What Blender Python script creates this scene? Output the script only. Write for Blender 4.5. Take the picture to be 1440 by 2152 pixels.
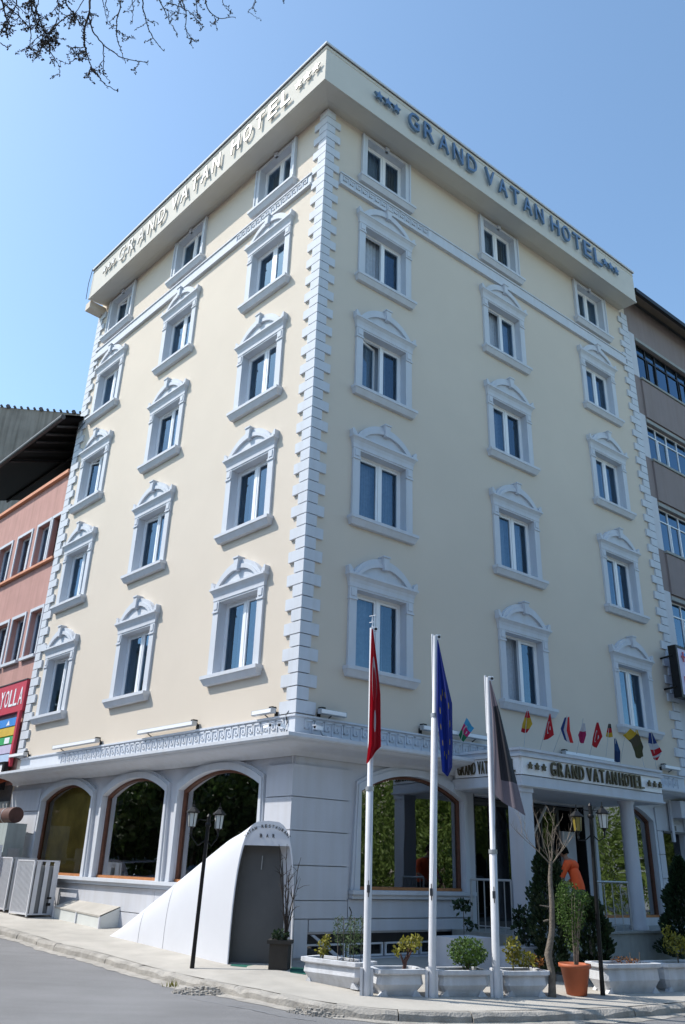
import bpy, math, random
from mathutils import Vector, Matrix
R_ = math.radians
S = bpy.context.scene
for o in list(bpy.data.objects): bpy.data.objects.remove(o)
COL = S.collection
rnd = random.Random(7)

# ------------------------------------------------------------------ camera, sky, sun, exposure
CAM = Vector((2.0343, -15.2638, 1.4519))
CM = Matrix(((0.9970452, 0.0007765, 0.0768131), (0.0704791, -0.4069795, -0.9107142), (0.0305542, 0.9134370, -0.4058317)))
cd = bpy.data.cameras.new('camera'); cam = bpy.data.objects.new('camera', cd); COL.objects.link(cam)
cam.matrix_world = Matrix.Translation(CAM) @ CM.to_4x4()
cd.sensor_fit = 'HORIZONTAL'; cd.sensor_width = 36.0; cd.lens = 36.0 * 1695.26 / 1440.0
cd.clip_start = 0.1; cd.clip_end = 2000
S.camera = cam
SUN_EL, SUN_AZ = R_(49), R_(1)          # light travels towards +x, a little towards +y
LD = Vector((math.cos(SUN_AZ) * math.cos(SUN_EL), math.sin(SUN_AZ) * math.cos(SUN_EL), -math.sin(SUN_EL)))
W = bpy.data.worlds.new('World'); S.world = W; W.use_nodes = True
nt = W.node_tree; bg = nt.nodes['Background']
sky = nt.nodes.new('ShaderNodeTexSky'); sky.sky_type = 'NISHITA'; sky.sun_disc = False
sky.sun_elevation = SUN_EL; sky.sun_rotation = math.atan2(-LD.x, -LD.y)
sky.air_density = 1.0; sky.dust_density = 0.9; sky.ozone_density = 1.4
tint = nt.nodes.new('ShaderNodeMix'); tint.data_type = 'RGBA'; tint.blend_type = 'MULTIPLY'; tint.inputs['Factor'].default_value = 1; tint.inputs['B'].default_value = (.92, 1.03, 1.01, 1)
nt.links.new(sky.outputs[0], tint.inputs['A']); nt.links.new(tint.outputs['Result'], bg.inputs[0]); bg.inputs[1].default_value = 0.15
sd = bpy.data.lights.new('sun', 'SUN'); sd.energy = 2.95; sd.angle = R_(0.5); sd.color = (1.0, 0.95, 0.88)
sun = bpy.data.objects.new('sun', sd); COL.objects.link(sun)
sun.rotation_euler = (-LD).to_track_quat('Z', 'Y').to_euler()
S.view_settings.view_transform = 'Standard'; S.view_settings.look = 'None'
S.view_settings.exposure = 0.86; S.view_settings.gamma = 1.0
S.view_settings.use_curve_mapping = False

# ------------------------------------------------------------------ frames
AR, AL = R_(42.3346), R_(42.1016)
dR = Vector((math.cos(AR), math.sin(AR), 0)); nR = Vector((dR.y, -dR.x, 0))
dL = Vector((-math.cos(AL), math.sin(AL), 0)); nL = Vector((-dL.y, dL.x, 0))
RZ, LZ = AR, -AL                        # object rotation of the two facades (x along wall, -y outwards)
def PR(s, off, z=0): v = dR * s + nR * off; return Vector((v.x, v.y, z))
def PL(s, off, z=0): v = dL * s + nL * off; return Vector((v.x, v.y, z))
def PC(off, z=0): return Vector((0, -off / 0.7406, z))
def gz(x, y):
    q = Vector((x, y, 0)); a = q.dot(dL); a = a if a > 1 else ((a + 1) ** 2 / 4 if a > -1 else 0)
    o = min(max(q.dot(nL), q.dot(nR), 0), 7); a = min(a, 14) + .3 * max(0, min(a, 60) - 14)
    return 0.036 * a - 0.045 * o
def at(u, v, p):                        # the point on the sight line through (u, v) as far away as p
    d = CM @ Vector(((u - 720) / 1695.26, -(v - 1076) / 1695.26, -1))
    k = math.hypot(p[0] - CAM.x, p[1] - CAM.y) / math.hypot(d.x, d.y)
    return CAM + d * k

# ------------------------------------------------------------------ materials
def lin(h):
    h = h.lstrip('#'); c = [int(h[i:i + 2], 16) / 255 for i in (0, 2, 4)]
    return tuple((x / 12.92 if x < .04045 else ((x + .055) / 1.055) ** 2.4) for x in c)
def mat(name, col, rough=0.8, var=0.08, scale=3.0, bump=0.0, bscale=60, metal=0.0, spec=0.5, streak=0.0, detail=6):
    m = bpy.data.materials.new(name); m.use_nodes = True; t = m.node_tree; b = t.nodes['Principled BSDF']
    b.inputs['Roughness'].default_value = rough; b.inputs['Metallic'].default_value = metal
    b.inputs['Specular IOR Level'].default_value = spec
    geo = t.nodes.new('ShaderNodeNewGeometry')
    n = t.nodes.new('ShaderNodeTexNoise'); n.inputs['Scale'].default_value = scale; n.inputs['Detail'].default_value = detail
    n.inputs['Roughness'].default_value = 0.6
    t.links.new(geo.outputs['Position'], n.inputs['Vector'])
    r = t.nodes.new('ShaderNodeValToRGB'); c = col
    r.color_ramp.elements[0].position = 0.3; r.color_ramp.elements[1].position = 0.7
    r.color_ramp.elements[0].color = (*[x * (1 - var) for x in c], 1); r.color_ramp.elements[1].color = (*[min(1, x * (1 + var)) for x in c], 1)
    t.links.new(n.outputs['Fac'], r.inputs['Fac']); out = r.outputs['Color']
    if streak:
        mp = t.nodes.new('ShaderNodeMapping'); mp.inputs['Scale'].default_value = (5, 5, 0.35)
        t.links.new(geo.outputs['Position'], mp.inputs['Vector'])
        n2 = t.nodes.new('ShaderNodeTexNoise'); n2.inputs['Scale'].default_value = 1.3; n2.inputs['Detail'].default_value = 8
        t.links.new(mp.outputs[0], n2.inputs['Vector'])
        r2 = t.nodes.new('ShaderNodeValToRGB'); r2.color_ramp.elements[0].position = .28; r2.color_ramp.elements[1].position = .62
        k = 1 - streak; r2.color_ramp.elements[0].color = (k, k * .985, k * .96, 1); r2.color_ramp.elements[1].color = (1, 1, 1, 1)
        t.links.new(n2.outputs['Fac'], r2.inputs['Fac'])
        mx = t.nodes.new('ShaderNodeMix'); mx.data_type = 'RGBA'; mx.blend_type = 'MULTIPLY'; mx.inputs['Factor'].default_value = 1
        t.links.new(out, mx.inputs['A']); t.links.new(r2.outputs['Color'], mx.inputs['B']); out = mx.outputs['Result']
    t.links.new(out, b.inputs['Base Color'])
    if bump:
        nb = t.nodes.new('ShaderNodeTexNoise'); nb.inputs['Scale'].default_value = bscale; nb.inputs['Detail'].default_value = 5
        t.links.new(geo.outputs['Position'], nb.inputs['Vector'])
        bp = t.nodes.new('ShaderNodeBump'); bp.inputs['Strength'].default_value = bump; bp.inputs['Distance'].default_value = 0.02
        t.links.new(nb.outputs['Fac'], bp.inputs['Height']); t.links.new(bp.outputs[0], b.inputs['Normal'])
    return m
M = {}
M['cream'] = mat('cream_render', (0.62, 0.55, 0.465), .9, .035, .35, .25, 90, spec=.2)
M['trim'] = mat('white_trim', (0.565, 0.595, 0.645), .8, .03, 2, .1, 50, streak=.05, spec=.3)
M['soffit'] = mat('soffit_render', (0.58, 0.555, 0.50), .9, .03, 1, .1, 60, spec=.2)
M['ground'] = mat('ground_floor_panel', (0.54, 0.555, 0.60), .7, .04, 1.2, .08, 40, streak=.06, spec=.3)
M['joint'] = mat('joint_grey', (0.22, 0.23, 0.25), .9, .05)  # even dark grey of the shell joints and road cracks
M['pvc'] = mat('white_pvc', (0.80, 0.81, 0.83), .35, .02)
M['wood'] = mat('shaded_wood', (0.13, 0.05, 0.028), .45, .2, 9, .1, 60)  # frame wood with the shade of the jambs put into its colour
M['woodlit'] = mat('sunlit_wood', (0.42, 0.17, 0.06), .45, .2, 9, .1, 60)  # lit copy of the frame wood, for the bottom sill strip
M['dark'] = mat('unlit_interior_black', (0.012, 0.012, 0.014), .9)  # near-black stands in for the shade inside rooms, entrance and terrace
M['curtain'] = mat('net_curtain', (0.42, 0.47, 0.54), .9, .1, 14)
M['drape'] = mat('dark_drape', (0.10, 0.09, 0.09), .9, .2, 14)
M['gold'] = mat('golden_blind', (0.42, 0.29, 0.07), .8, .35, 1.6)
M['black'] = mat('black_metal', (0.010, 0.010, 0.011), .45, .2, 20, spec=.3)
M['dkgrey'] = mat('dark_grey_metal', (0.06, 0.06, 0.065), .5, .2)
M['galv'] = mat('galvanised_metal', (0.42, 0.44, 0.46), .4, .1, 9, metal=.5)
M['whitemetal'] = mat('white_painted_metal', (0.60, 0.61, 0.64), .4, .05, 6, .05, 60)
M['kiosk'] = mat('kiosk_white', (0.66, 0.675, 0.72), .36, .03, 1.2, spec=.5)
M['kgrey'] = mat('kiosk_grey_panel', (0.10, 0.10, 0.10), .5, .12, 2)
M['chrome'] = mat('pale_sign_enamel', (0.42, 0.41, 0.38), .45, .1, 12)
M['bluechrome'] = mat('blue_sign_metal', (0.16, 0.24, 0.34), .3, .15, 12, metal=.6)
M['signgold'] = mat('sign_letter_brass', (0.10, 0.085, 0.05), .35, .3, 8, metal=.4)
M['planter'] = mat('planter_concrete', (0.60, 0.62, 0.66), .8, .10, 3, .35, 50, streak=.25)
M['soil'] = mat('soil', (0.035, 0.022, 0.014), 1, .4, 30, .6, 60)
M['terra'] = mat('terracotta', (0.42, 0.11, 0.045), .6, .1, 6, .08, 40)
M['pink'] = mat('pink_render', (0.47, 0.26, 0.225), .9, .08, 1.2, .25, 70, streak=.14)
M['peach'] = mat('salmon_trim', (0.62, 0.28, 0.17), .8, .08, 3)
M['purple'] = mat('mauve_render', (0.25, 0.205, 0.20), .9, .05, 1, .2, 70, streak=.08)
M['eave'] = mat('brown_soffit', (0.20, 0.16, 0.12), .9, .1)
M['concretewall'] = mat('stained_concrete', (0.30, 0.265, 0.225), .95, .3, .35, .3, 20, streak=.35)
M['rust'] = mat('rusty_sheet', (0.10, 0.045, 0.035), .7, .35, 3)
M['red'] = mat('sign_red', (0.50, 0.04, 0.07), .5, .05)
M['white'] = mat('plain_white', (0.80, 0.81, 0.83), .5, .02)
M['blue'] = mat('sign_blue', (0.05, 0.24, 0.62), .5, .05)
M['yellow'] = mat('sign_yellow', (0.62, 0.42, 0.06), .5, .1)
M['green'] = mat('sign_green', (0.05, 0.38, 0.13), .5, .1)
M['lav'] = mat('sign_lavender', (0.55, 0.50, 0.66), .5, .05)
M['paleblue'] = mat('sign_pale_blue', (0.48, 0.60, 0.78), .5, .05)
M['tile'] = mat('orange_roof_tile', (0.42, 0.10, 0.04), .8, .25, 8)
M['bark'] = mat('bark', (0.16, 0.135, 0.11), .95, .3, 14, .8, 40)
M['twig'] = mat('dark_twig', (0.035, 0.025, 0.02), .9, .3, 20)
M['paletwig'] = mat('pale_twig', (0.20, 0.165, 0.13), .9, .2, 20)
M['skin'] = mat('skin', (0.30, 0.155, 0.10), .6, .06)
M['orange'] = mat('orange_shirt', (0.75, 0.095, 0.018), .85, .06, 8, .2, 60)
M['trousers'] = mat('dark_trousers', (0.02, 0.022, 0.03), .9)
M['hair'] = mat('black_hair', (0.006, 0.005, 0.005), 1.0, .3, 60, spec=.05)
M['carpet'] = mat('green_mat', (0.01, 0.11, 0.08), .95, .1, 20)
M['stone'] = mat('grey_stone_cladding', (0.30, 0.31, 0.30), .8, .1, 4, .2, 30, streak=.15)
M['tyre'] = mat('tyre', (0.012, 0.012, 0.012), .8)

def asphalt():
    m = mat('asphalt', (0.20, 0.20, 0.205), .92, .15, .35, .5, 130); t = m.node_tree; b = t.nodes['Principled BSDF']
    base = b.inputs['Base Color'].links[0].from_socket
    geo = t.nodes.new('ShaderNodeNewGeometry')
    v = t.nodes.new('ShaderNodeTexNoise'); v.inputs['Scale'].default_value = 240; v.inputs['Detail'].default_value = 2
    t.links.new(geo.outputs['Position'], v.inputs['Vector'])
    mp = t.nodes.new('ShaderNodeMapping'); mp.inputs['Scale'].default_value = (.35, 2.2, 1); mp.inputs['Rotation'].default_value = (0, 0, .5)
    t.links.new(geo.outputs['Position'], mp.inputs['Vector'])
    n3 = t.nodes.new('ShaderNodeTexNoise'); n3.inputs['Scale'].default_value = 1.6; n3.inputs['Detail'].default_value = 7
    t.links.new(mp.outputs[0], n3.inputs['Vector'])
    prev = base
    for src, lo, hi, k in ((v, .35, .65, .72), (n3, .3, .7, .95)):
        r = t.nodes.new('ShaderNodeValToRGB'); r.color_ramp.elements[0].position = lo; r.color_ramp.elements[1].position = hi
        r.color_ramp.elements[0].color = (k, k, k, 1); r.color_ramp.elements[1].color = (1.12, 1.12, 1.12, 1)
        t.links.new(src.outputs['Fac'], r.inputs['Fac'])
        mx = t.nodes.new('ShaderNodeMix'); mx.data_type = 'RGBA'; mx.blend_type = 'MULTIPLY'; mx.inputs['Factor'].default_value = 1
        t.links.new(prev, mx.inputs['A']); t.links.new(r.outputs[0], mx.inputs['B']); prev = mx.outputs['Result']
    t.links.new(prev, b.inputs['Base Color'])
    return m
M['asphalt'] = asphalt()
M['pave'] = mat('pavement_concrete', (0.41, 0.385, 0.345), .9, .15, 1.3, .35, 70, detail=9)
M['kerb'] = mat('kerb_concrete', (0.33, 0.31, 0.28), .95, .28, 4, .7, 35, detail=10)
M['rubble'] = mat('broken_concrete', (0.36, 0.34, 0.31), .95, .25, 14, 1.0, 25)

def glass(name, ior=1.55, tint=(.75, .82, .86), boost=1.0, wav=.02, wscale=.6, gcol=(.95, .97, 1, 1)):
    m = bpy.data.materials.new(name); m.use_nodes = True; t = m.node_tree; t.nodes.clear()
    o = t.nodes.new('ShaderNodeOutputMaterial'); mix = t.nodes.new('ShaderNodeMixShader')
    tr = t.nodes.new('ShaderNodeBsdfTransparent'); tr.inputs[0].default_value = (*tint, 1)
    gl = t.nodes.new('ShaderNodeBsdfGlossy'); gl.inputs['Roughness'].default_value = 0.015; gl.inputs['Color'].default_value = gcol
    f = t.nodes.new('ShaderNodeFresnel'); f.inputs[0].default_value = ior
    mu = t.nodes.new('ShaderNodeMath'); mu.operation = 'MULTIPLY'; mu.inputs[1].default_value = boost; mu.use_clamp = True
    geo = t.nodes.new('ShaderNodeNewGeometry'); n = t.nodes.new('ShaderNodeTexNoise'); n.inputs['Scale'].default_value = wscale; n.inputs['Detail'].default_value = 1
    t.links.new(geo.outputs['Position'], n.inputs['Vector'])
    bp = t.nodes.new('ShaderNodeBump'); bp.inputs['Strength'].default_value = 1; bp.inputs['Distance'].default_value = wav
    t.links.new(n.outputs['Fac'], bp.inputs['Height']); t.links.new(bp.outputs[0], gl.inputs['Normal'])
    t.links.new(f.outputs[0], mu.inputs[0]); t.links.new(mu.outputs[0], mix.inputs[0])
    t.links.new(tr.outputs[0], mix.inputs[1]); t.links.new(gl.outputs[0], mix.inputs[2]); t.links.new(mix.outputs[0], o.inputs[0])
    return m
M['glass'] = glass('window_glass', 1.8, (.72, .8, .86), 1.9, .012, gcol=(.38, .57, .77, 1))
M['shopglass'] = glass('shop_window_glass', 1.6, (.70, .74, .74), 5.0, .012)
M['clearglass'] = glass('clear_window_glass', 1.45, (.93, .94, .92), 1.0, .01)
M['darkglass'] = glass('tinted_glass', 1.7, (.25, .3, .35), 1.3, .01)
M['lampglass'] = mat('frosted_lamp_glass', (.62, .64, .62), .3, .05)
M['amber'] = mat('amber_lamp_glass', (.22, .17, .03), .3, .1)

def leafmat(name, c, var=.35, trans=.35):
    m = mat(name, c, .55, var, 5, spec=.4); t = m.node_tree; b = t.nodes['Principled BSDF']; o = t.nodes['Material Output']
    oi = t.nodes.new('ShaderNodeTexWhiteNoise'); oi.noise_dimensions = '3D'
    geo = t.nodes.new('ShaderNodeNewGeometry')
    sn = t.nodes.new('ShaderNodeVectorMath'); sn.operation = 'SNAP'; sn.inputs[1].default_value = (.06, .06, .06)
    t.links.new(geo.outputs['Position'], sn.inputs[0]); t.links.new(sn.outputs[0], oi.inputs['Vector'])
    hs = t.nodes.new('ShaderNodeHueSaturation'); mr = t.nodes.new('ShaderNodeMapRange'); mr.inputs[3].default_value = .6; mr.inputs[4].default_value = 1.35
    t.links.new(oi.outputs['Value'], mr.inputs[0]); t.links.new(mr.outputs[0], hs.inputs['Value'])
    t.links.new(b.inputs['Base Color'].links[0].from_socket, hs.inputs['Color']); t.links.new(hs.outputs[0], b.inputs['Base Color'])
    tl = t.nodes.new('ShaderNodeBsdfTranslucent'); mx = t.nodes.new('ShaderNodeMixShader'); mx.inputs[0].default_value = trans
    t.links.new(hs.outputs[0], tl.inputs[0]); t.links.new(b.outputs[0], mx.inputs[1]); t.links.new(tl.outputs[0], mx.inputs[2]); t.links.new(mx.outputs[0], o.inputs[0])
    return m
M['leaf'] = leafmat('green_leaf', (.07, .13, .025))
M['leafdark'] = leafmat('dark_leaf', (.018, .04, .014), .3, .15)
M['leafyellow'] = leafmat('yellow_green_leaf', (.22, .21, .03))
M['leafred'] = leafmat('reddish_leaf', (.24, .10, .03))
M['leafgrey'] = leafmat('feathery_grey_green', (.09, .14, .055))
M['leafdeep'] = leafmat('deep_green_leaf', (.05, .09, .022), .35, .4)
M['willow'] = leafmat('willow_leaf', (.16, .23, .05), .3, .45)
M['bud'] = leafmat('bud', (.035, .03, .02), .3, .1)

# ------------------------------------------------------------------ mesh builder
class MB:
    def __init__(s): s.v = []; s.f = []; s.mi = []; s.sm = []; s.m = 0; s.smooth = False
    def add(s, vs, fs):
        n = len(s.v); s.v += [tuple(v) for v in vs]
        for f in fs: s.f.append([i + n for i in f]); s.mi.append(s.m); s.sm.append(s.smooth)
        return s
    def box(s, x0, x1, y0, y1, z0, z1):
        return s.add([(x0, y0, z0), (x1, y0, z0), (x1, y1, z0), (x0, y1, z0), (x0, y0, z1), (x1, y0, z1), (x1, y1, z1), (x0, y1, z1)],
                     [(0, 3, 2, 1), (4, 5, 6, 7), (0, 1, 5, 4), (1, 2, 6, 5), (2, 3, 7, 6), (3, 0, 4, 7)])
    def quad(s, *p): return s.add(p, [tuple(range(len(p)))])
    def prism(s, poly, z0, z1):          # poly of (x, y), extruded in z
        n = len(poly)
        return s.add([(x, y, z0) for x, y in poly] + [(x, y, z1) for x, y in poly],
                     [tuple(range(n))[::-1], tuple(range(n, 2 * n))] + [(i, (i + 1) % n, (i + 1) % n + n, i + n) for i in range(n)])
    def prismy(s, poly, y0, y1):         # poly of (x, z), extruded in y
        n = len(poly)
        return s.add([(x, y0, z) for x, z in poly] + [(x, y1, z) for x, z in poly],
                     [tuple(range(n)), tuple(range(n, 2 * n))[::-1]] + [(i, i + n, (i + 1) % n + n, (i + 1) % n) for i in range(n)])
    def strip(s, a, b, close=False):     # quads between two equal point lists
        n = len(a); k = n if close else n - 1
        return s.add(list(a) + list(b), [(i, (i + 1) % n, (i + 1) % n + n, i + n) for i in range(k)])
    def tube(s, pts, r, n=6, cap=True):
        pts = [Vector(p) for p in pts]; rs = r if isinstance(r, (list, tuple)) else [r] * len(pts)
        rings = []; up = Vector((0, 0, 1))
        for i, p in enumerate(pts):
            d = (pts[min(i + 1, len(pts) - 1)] - pts[max(i - 1, 0)]).normalized()
            a = d.cross(up if abs(d.z) < .95 else Vector((1, 0, 0))).normalized(); b = d.cross(a)
            rings.append([p + (a * math.cos(k * 2 * math.pi / n) + b * math.sin(k * 2 * math.pi / n)) * rs[i] for k in range(n)])
        base = len(s.v); sm = s.smooth
        vs = [q for r_ in rings for q in r_]; fs = []
        for i in range(len(rings) - 1):
            for k in range(n): fs.append((i * n + k, i * n + (k + 1) % n, (i + 1) * n + (k + 1) % n, (i + 1) * n + k))
        s.smooth = n > 5; s.add(vs, fs); s.smooth = sm
        if cap: s.add([q for q in rings[0]], [tuple(range(n))]); s.add([q for q in rings[-1]], [tuple(range(n))])
        return s
    def lathe(s, prof, c=(0, 0, 0), n=16):
        vs = []; fs = []
        for r, z in prof:
            for k in range(n): a = 2 * math.pi * k / n; vs.append((c[0] + r * math.cos(a), c[1] + r * math.sin(a), c[2] + z))
        for i in range(len(prof) - 1):
            for k in range(n): fs.append((i * n + k, i * n + (k + 1) % n, (i + 1) * n + (k + 1) % n, (i + 1) * n + k))
        sm = s.smooth; s.smooth = n > 8; s.add(vs, fs); s.smooth = sm
        return s
    def build(s, name, m, parent=None, loc=(0, 0, 0), rz=0.0, shared=None):
        me = shared or s.mesh(name, m)
        return link(name, me, parent, loc, rz)
    def mesh(s, name, m):
        me = bpy.data.meshes.new(name); me.from_pydata(s.v, [], s.f)
        for q in (m if isinstance(m, (list, tuple)) else [m]): me.materials.append(M[q])
        me.polygons.foreach_set('material_index', s.mi); me.polygons.foreach_set('use_smooth', s.sm); me.update()
        return me
def link(name, me, parent=None, loc=(0, 0, 0), rz=0.0):
    o = bpy.data.objects.new(name, me); COL.objects.link(o); o.location = loc
    o.rotation_euler = rz if isinstance(rz, (tuple, list)) else (0, 0, rz)
    if parent: o.parent = parent
    return o
def tag(o, label=None, cat=None, group=None, kind=None):
    if label: o['label'] = label
    if cat: o['category'] = cat
    if group: o['group'] = group
    if kind: o['kind'] = kind
    return o
def thing(name, loc, label, cat, group=None, rz=0.0): return tag(link(name, None, None, loc, rz), label, cat, group)

def arc_pts(a, b, zs, za, n=14):
    w = (b - a) / 2; r = za - zs; RR = (w * w + r * r) / (2 * r); zc = za - RR; xc = (a + b) / 2; t0 = math.asin(min(1, w / RR))
    return [(xc + RR * math.sin(-t0 + 2 * t0 * i / n), zc + RR * math.cos(-t0 + 2 * t0 * i / n)) for i in range(n + 1)]
def outline(a, b, zb, zs, za, e=0.0, n=14):   # up the left side, over the arch, down the right side, grown outwards by e
    pts = arc_pts(a, b, zs, za, n); xc = (a + b) / 2; w = (b - a) / 2; r = za - zs; RR = (w * w + r * r) / (2 * r); zc = za - RR
    o = [(xc + (x - xc) * (RR + e) / RR, zc + (z - zc) * (RR + e) / RR) for x, z in pts]
    k = max(0, (a - e) - o[0][0])
    return [(a - e, zb)] + [(max(a - e, min(b + e, x)), z) for x, z in o] + [(b + e, zb)]
def ring(mb, a, b, zb, zs, za, e0, e1, y0, y1, n=14):
    i = outline(a, b, zb, zs, za, e0, n); o = outline(a, b, zb, zs, za, e1, n)
    f = lambda L, y: [(x, y, z) for x, z in L]
    mb.strip(f(o, y0), f(i, y0)); mb.strip(f(o, y1), f(o, y0)); mb.strip(f(i, y0), f(i, y1)); mb.strip(f(i, y1), f(o, y1))
    for k in (0, -1):
        mb.quad((o[k][0], y0, o[k][1]), (i[k][0], y0, i[k][1]), (i[k][0], y1, i[k][1]), (o[k][0], y1, o[k][1]))
def wall(mb, x0, x1, z0, z1, holes=(), y=0.0, depth=.28, arches=()):
    H = [h for h in holes] + [(a, b, zb, za) for a, b, zb, zs, za in arches]
    xs = sorted({x0, x1} | {h[0] for h in H} | {h[1] for h in H}); zs_ = sorted({z0, z1} | {h[2] for h in H} | {h[3] for h in H})
    for i in range(len(xs) - 1):
        for j in range(len(zs_) - 1):
            cx, cz = (xs[i] + xs[i + 1]) / 2, (zs_[j] + zs_[j + 1]) / 2
            if any(h[0] < cx < h[1] and h[2] < cz < h[3] for h in H): continue
            mb.quad((xs[i], y, zs_[j]), (xs[i + 1], y, zs_[j]), (xs[i + 1], y, zs_[j + 1]), (xs[i], y, zs_[j + 1]))
    for a, b, c, d in holes:
        p = [(a, c), (a, d), (b, d), (b, c)]
        for k in range(4):
            q, r = p[k], p[(k + 1) % 4]; mb.quad((q[0], y, q[1]), (q[0], y + depth, q[1]), (r[0], y + depth, r[1]), (r[0], y, r[1]))
    for a, b, zb, zs, za in arches:
        ar = arc_pts(a, b, zs, za)
        for (xa, zaa), (xb, zbb) in zip(ar, ar[1:]): mb.quad((xa, y, zaa), (xb, y, zbb), (xb, y, za), (xa, y, za))
        full = [(a, zb)] + ar + [(b, zb)]
        mb.strip([(x, y, z) for x, z in full], [(x, y + depth, z) for x, z in full])
        mb.quad((a, y, zb), (a, y + depth, zb), (b, y + depth, zb), (b, y, zb))

_fonts = {}
def letter_mesh(ch, w, h, depth, m):
    k = (ch, w, h, depth, m)
    if k in _fonts: return _fonts[k]
    if ch == '*':
        mb = MB(); n = 5; pts = []
        for i in range(10):
            a = math.pi / 2 + i * math.pi / 5; r = .5 if i % 2 == 0 else .22; pts.append((w * r * math.cos(a), h * (.5 + r * math.sin(a))))
        mb.prismy(pts[::-1], -depth, 0); me = mb.mesh('star', m)
    else:
        cu = bpy.data.curves.new('f', 'FONT'); cu.body = ch; cu.extrude = .5; cu.resolution_u = 3; cu.offset = .002; cu.align_x = 'CENTER'
        ob = bpy.data.objects.new('f', cu); COL.objects.link(ob)
        me = bpy.data.meshes.new_from_object(ob.evaluated_get(bpy.context.evaluated_depsgraph_get())); bpy.data.objects.remove(ob)
        xs = [v.co.x for v in me.vertices]; ys = [v.co.y for v in me.vertices]
        cx = (max(xs) + min(xs)) / 2; sx = w / max(.001, max(xs) - min(xs)); y0 = min(ys); sy = h / max(.001, max(ys) - y0)
        if ch in 'I': sx = sy
        for v in me.vertices: v.co = Vector(((v.co.x - cx) * sx, -v.co.z * depth - depth / 2, (v.co.y - y0) * sy))
        me.materials.clear(); me.materials.append(M[m]); me.update()
    _fonts[k] = me; return me

# ================================================================== SETTING: road, pavement, kerb
def axis(lo, hi, near, step):
    a = []; x = 0.0
    while x < hi:
        a.append(x); x += step if abs(x) < near else max(step, abs(x) * .25)
    b = []; x = -step
    while x > lo: b.append(x); x -= step if abs(x) < near else max(step, abs(x) * .25)
    return sorted(b + a + [lo, hi])
ax = axis(-600, 600, 22, .8); ay = axis(-600, 600, 22, .8)
mb = MB(); nx, ny = len(ax), len(ay); mb.smooth = True
mb.add([(x, y, gz(x, y) - .125) for y in ay for x in ax], [(j * nx + i, j * nx + i + 1, (j + 1) * nx + i + 1, (j + 1) * nx + i) for j in range(ny - 1) for i in range(nx - 1)])
tag(mb.build('road', 'asphalt'), kind='structure')
KP = [PL(60, 2.05), PL(34, 2.05), PL(20, 2.05), PL(14, 2.05), PL(10, 2.05), PL(8, 2.05), PL(6.67, 2.06), PL(5.27, 2.06), PL(4.0, 2.12), PL(2.7, 2.03), PL(1.02, 2.05),
      Vector((-.82, -1.92, 0)), Vector((.02, -2.62, 0)), Vector((.72, -3.02, 0)), Vector((1.38, -3.24, 0)), Vector((2.05, -3.25, 0)), Vector((2.95, -2.95, 0)),
      Vector((3.82, -2.5, 0)), Vector((4.64, -2.05, 0)), Vector((5.38, -1.56, 0)), Vector((6.21, -.92, 0)), Vector((7.72, .18, 0)), PR(9, 5.1), PR(12, 5.15), PR(16, 5.2), PR(25, 5.2), PR(60, 5.2)]
IP = [PL(60, -.3), PL(34, -.3), PL(20, -.3), PL(14, -.3), PL(10, -.3), PL(8, -.3), PL(6.67, -.3), PL(5.27, -.3), PL(4.0, -.3), PL(2.7, -.3), PL(1.02, -.3),
      PL(.5, -.3), PL(.3, -.3), Vector((0, .2, 0)), Vector((0, .2, 0)), PR(.4, -.3), PR(1.0, -.3), PR(1.8, -.3), PR(2.7, -.3), PR(3.5, -.3), PR(4.5, -.3), PR(6, -.3), PR(9, -.3), PR(12, -.3), PR(16, -.3), PR(25, -.3), PR(60, -.3)]
def cat(P, k):                              # smoothed polyline
    out = []
    for i in range(len(P) - 1):
        p0, p1, p2, p3 = P[max(i - 1, 0)], P[i], P[i + 1], P[min(i + 2, len(P) - 1)]
        for j in range(k):
            t = j / k; out.append(.5 * ((2 * p1) + (p2 - p0) * t + (2 * p0 - 5 * p1 + 4 * p2 - p3) * t * t + (3 * p1 - p0 - 3 * p2 + p3) * t ** 3))
    return out + [P[-1]]
KK = [Vector(p) for p in cat(KP, 4)]; II = []
for i in range(len(IP) - 1):
    for j in range(4): II.append(IP[i].lerp(IP[i + 1], j / 4))
II.append(IP[-1])
mb = MB(); mb.smooth = True; rows = 14; vs = []
for a, b in zip(KK, II):
    d = (b - a).normalized()
    for j in range(rows + 1):
        p = (a + d * .13).lerp(b, j / rows); vs.append((p.x, p.y, gz(p.x, p.y) + .002 * math.sin(p.x * 3) * math.sin(p.y * 2.3)))
mb.add(vs, [(i * (rows + 1) + j, (i + 1) * (rows + 1) + j, (i + 1) * (rows + 1) + j + 1, i * (rows + 1) + j + 1) for i in range(len(KK) - 1) for j in range(rows)])
pavement = tag(mb.build('pavement', 'pave'), kind='structure')
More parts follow.
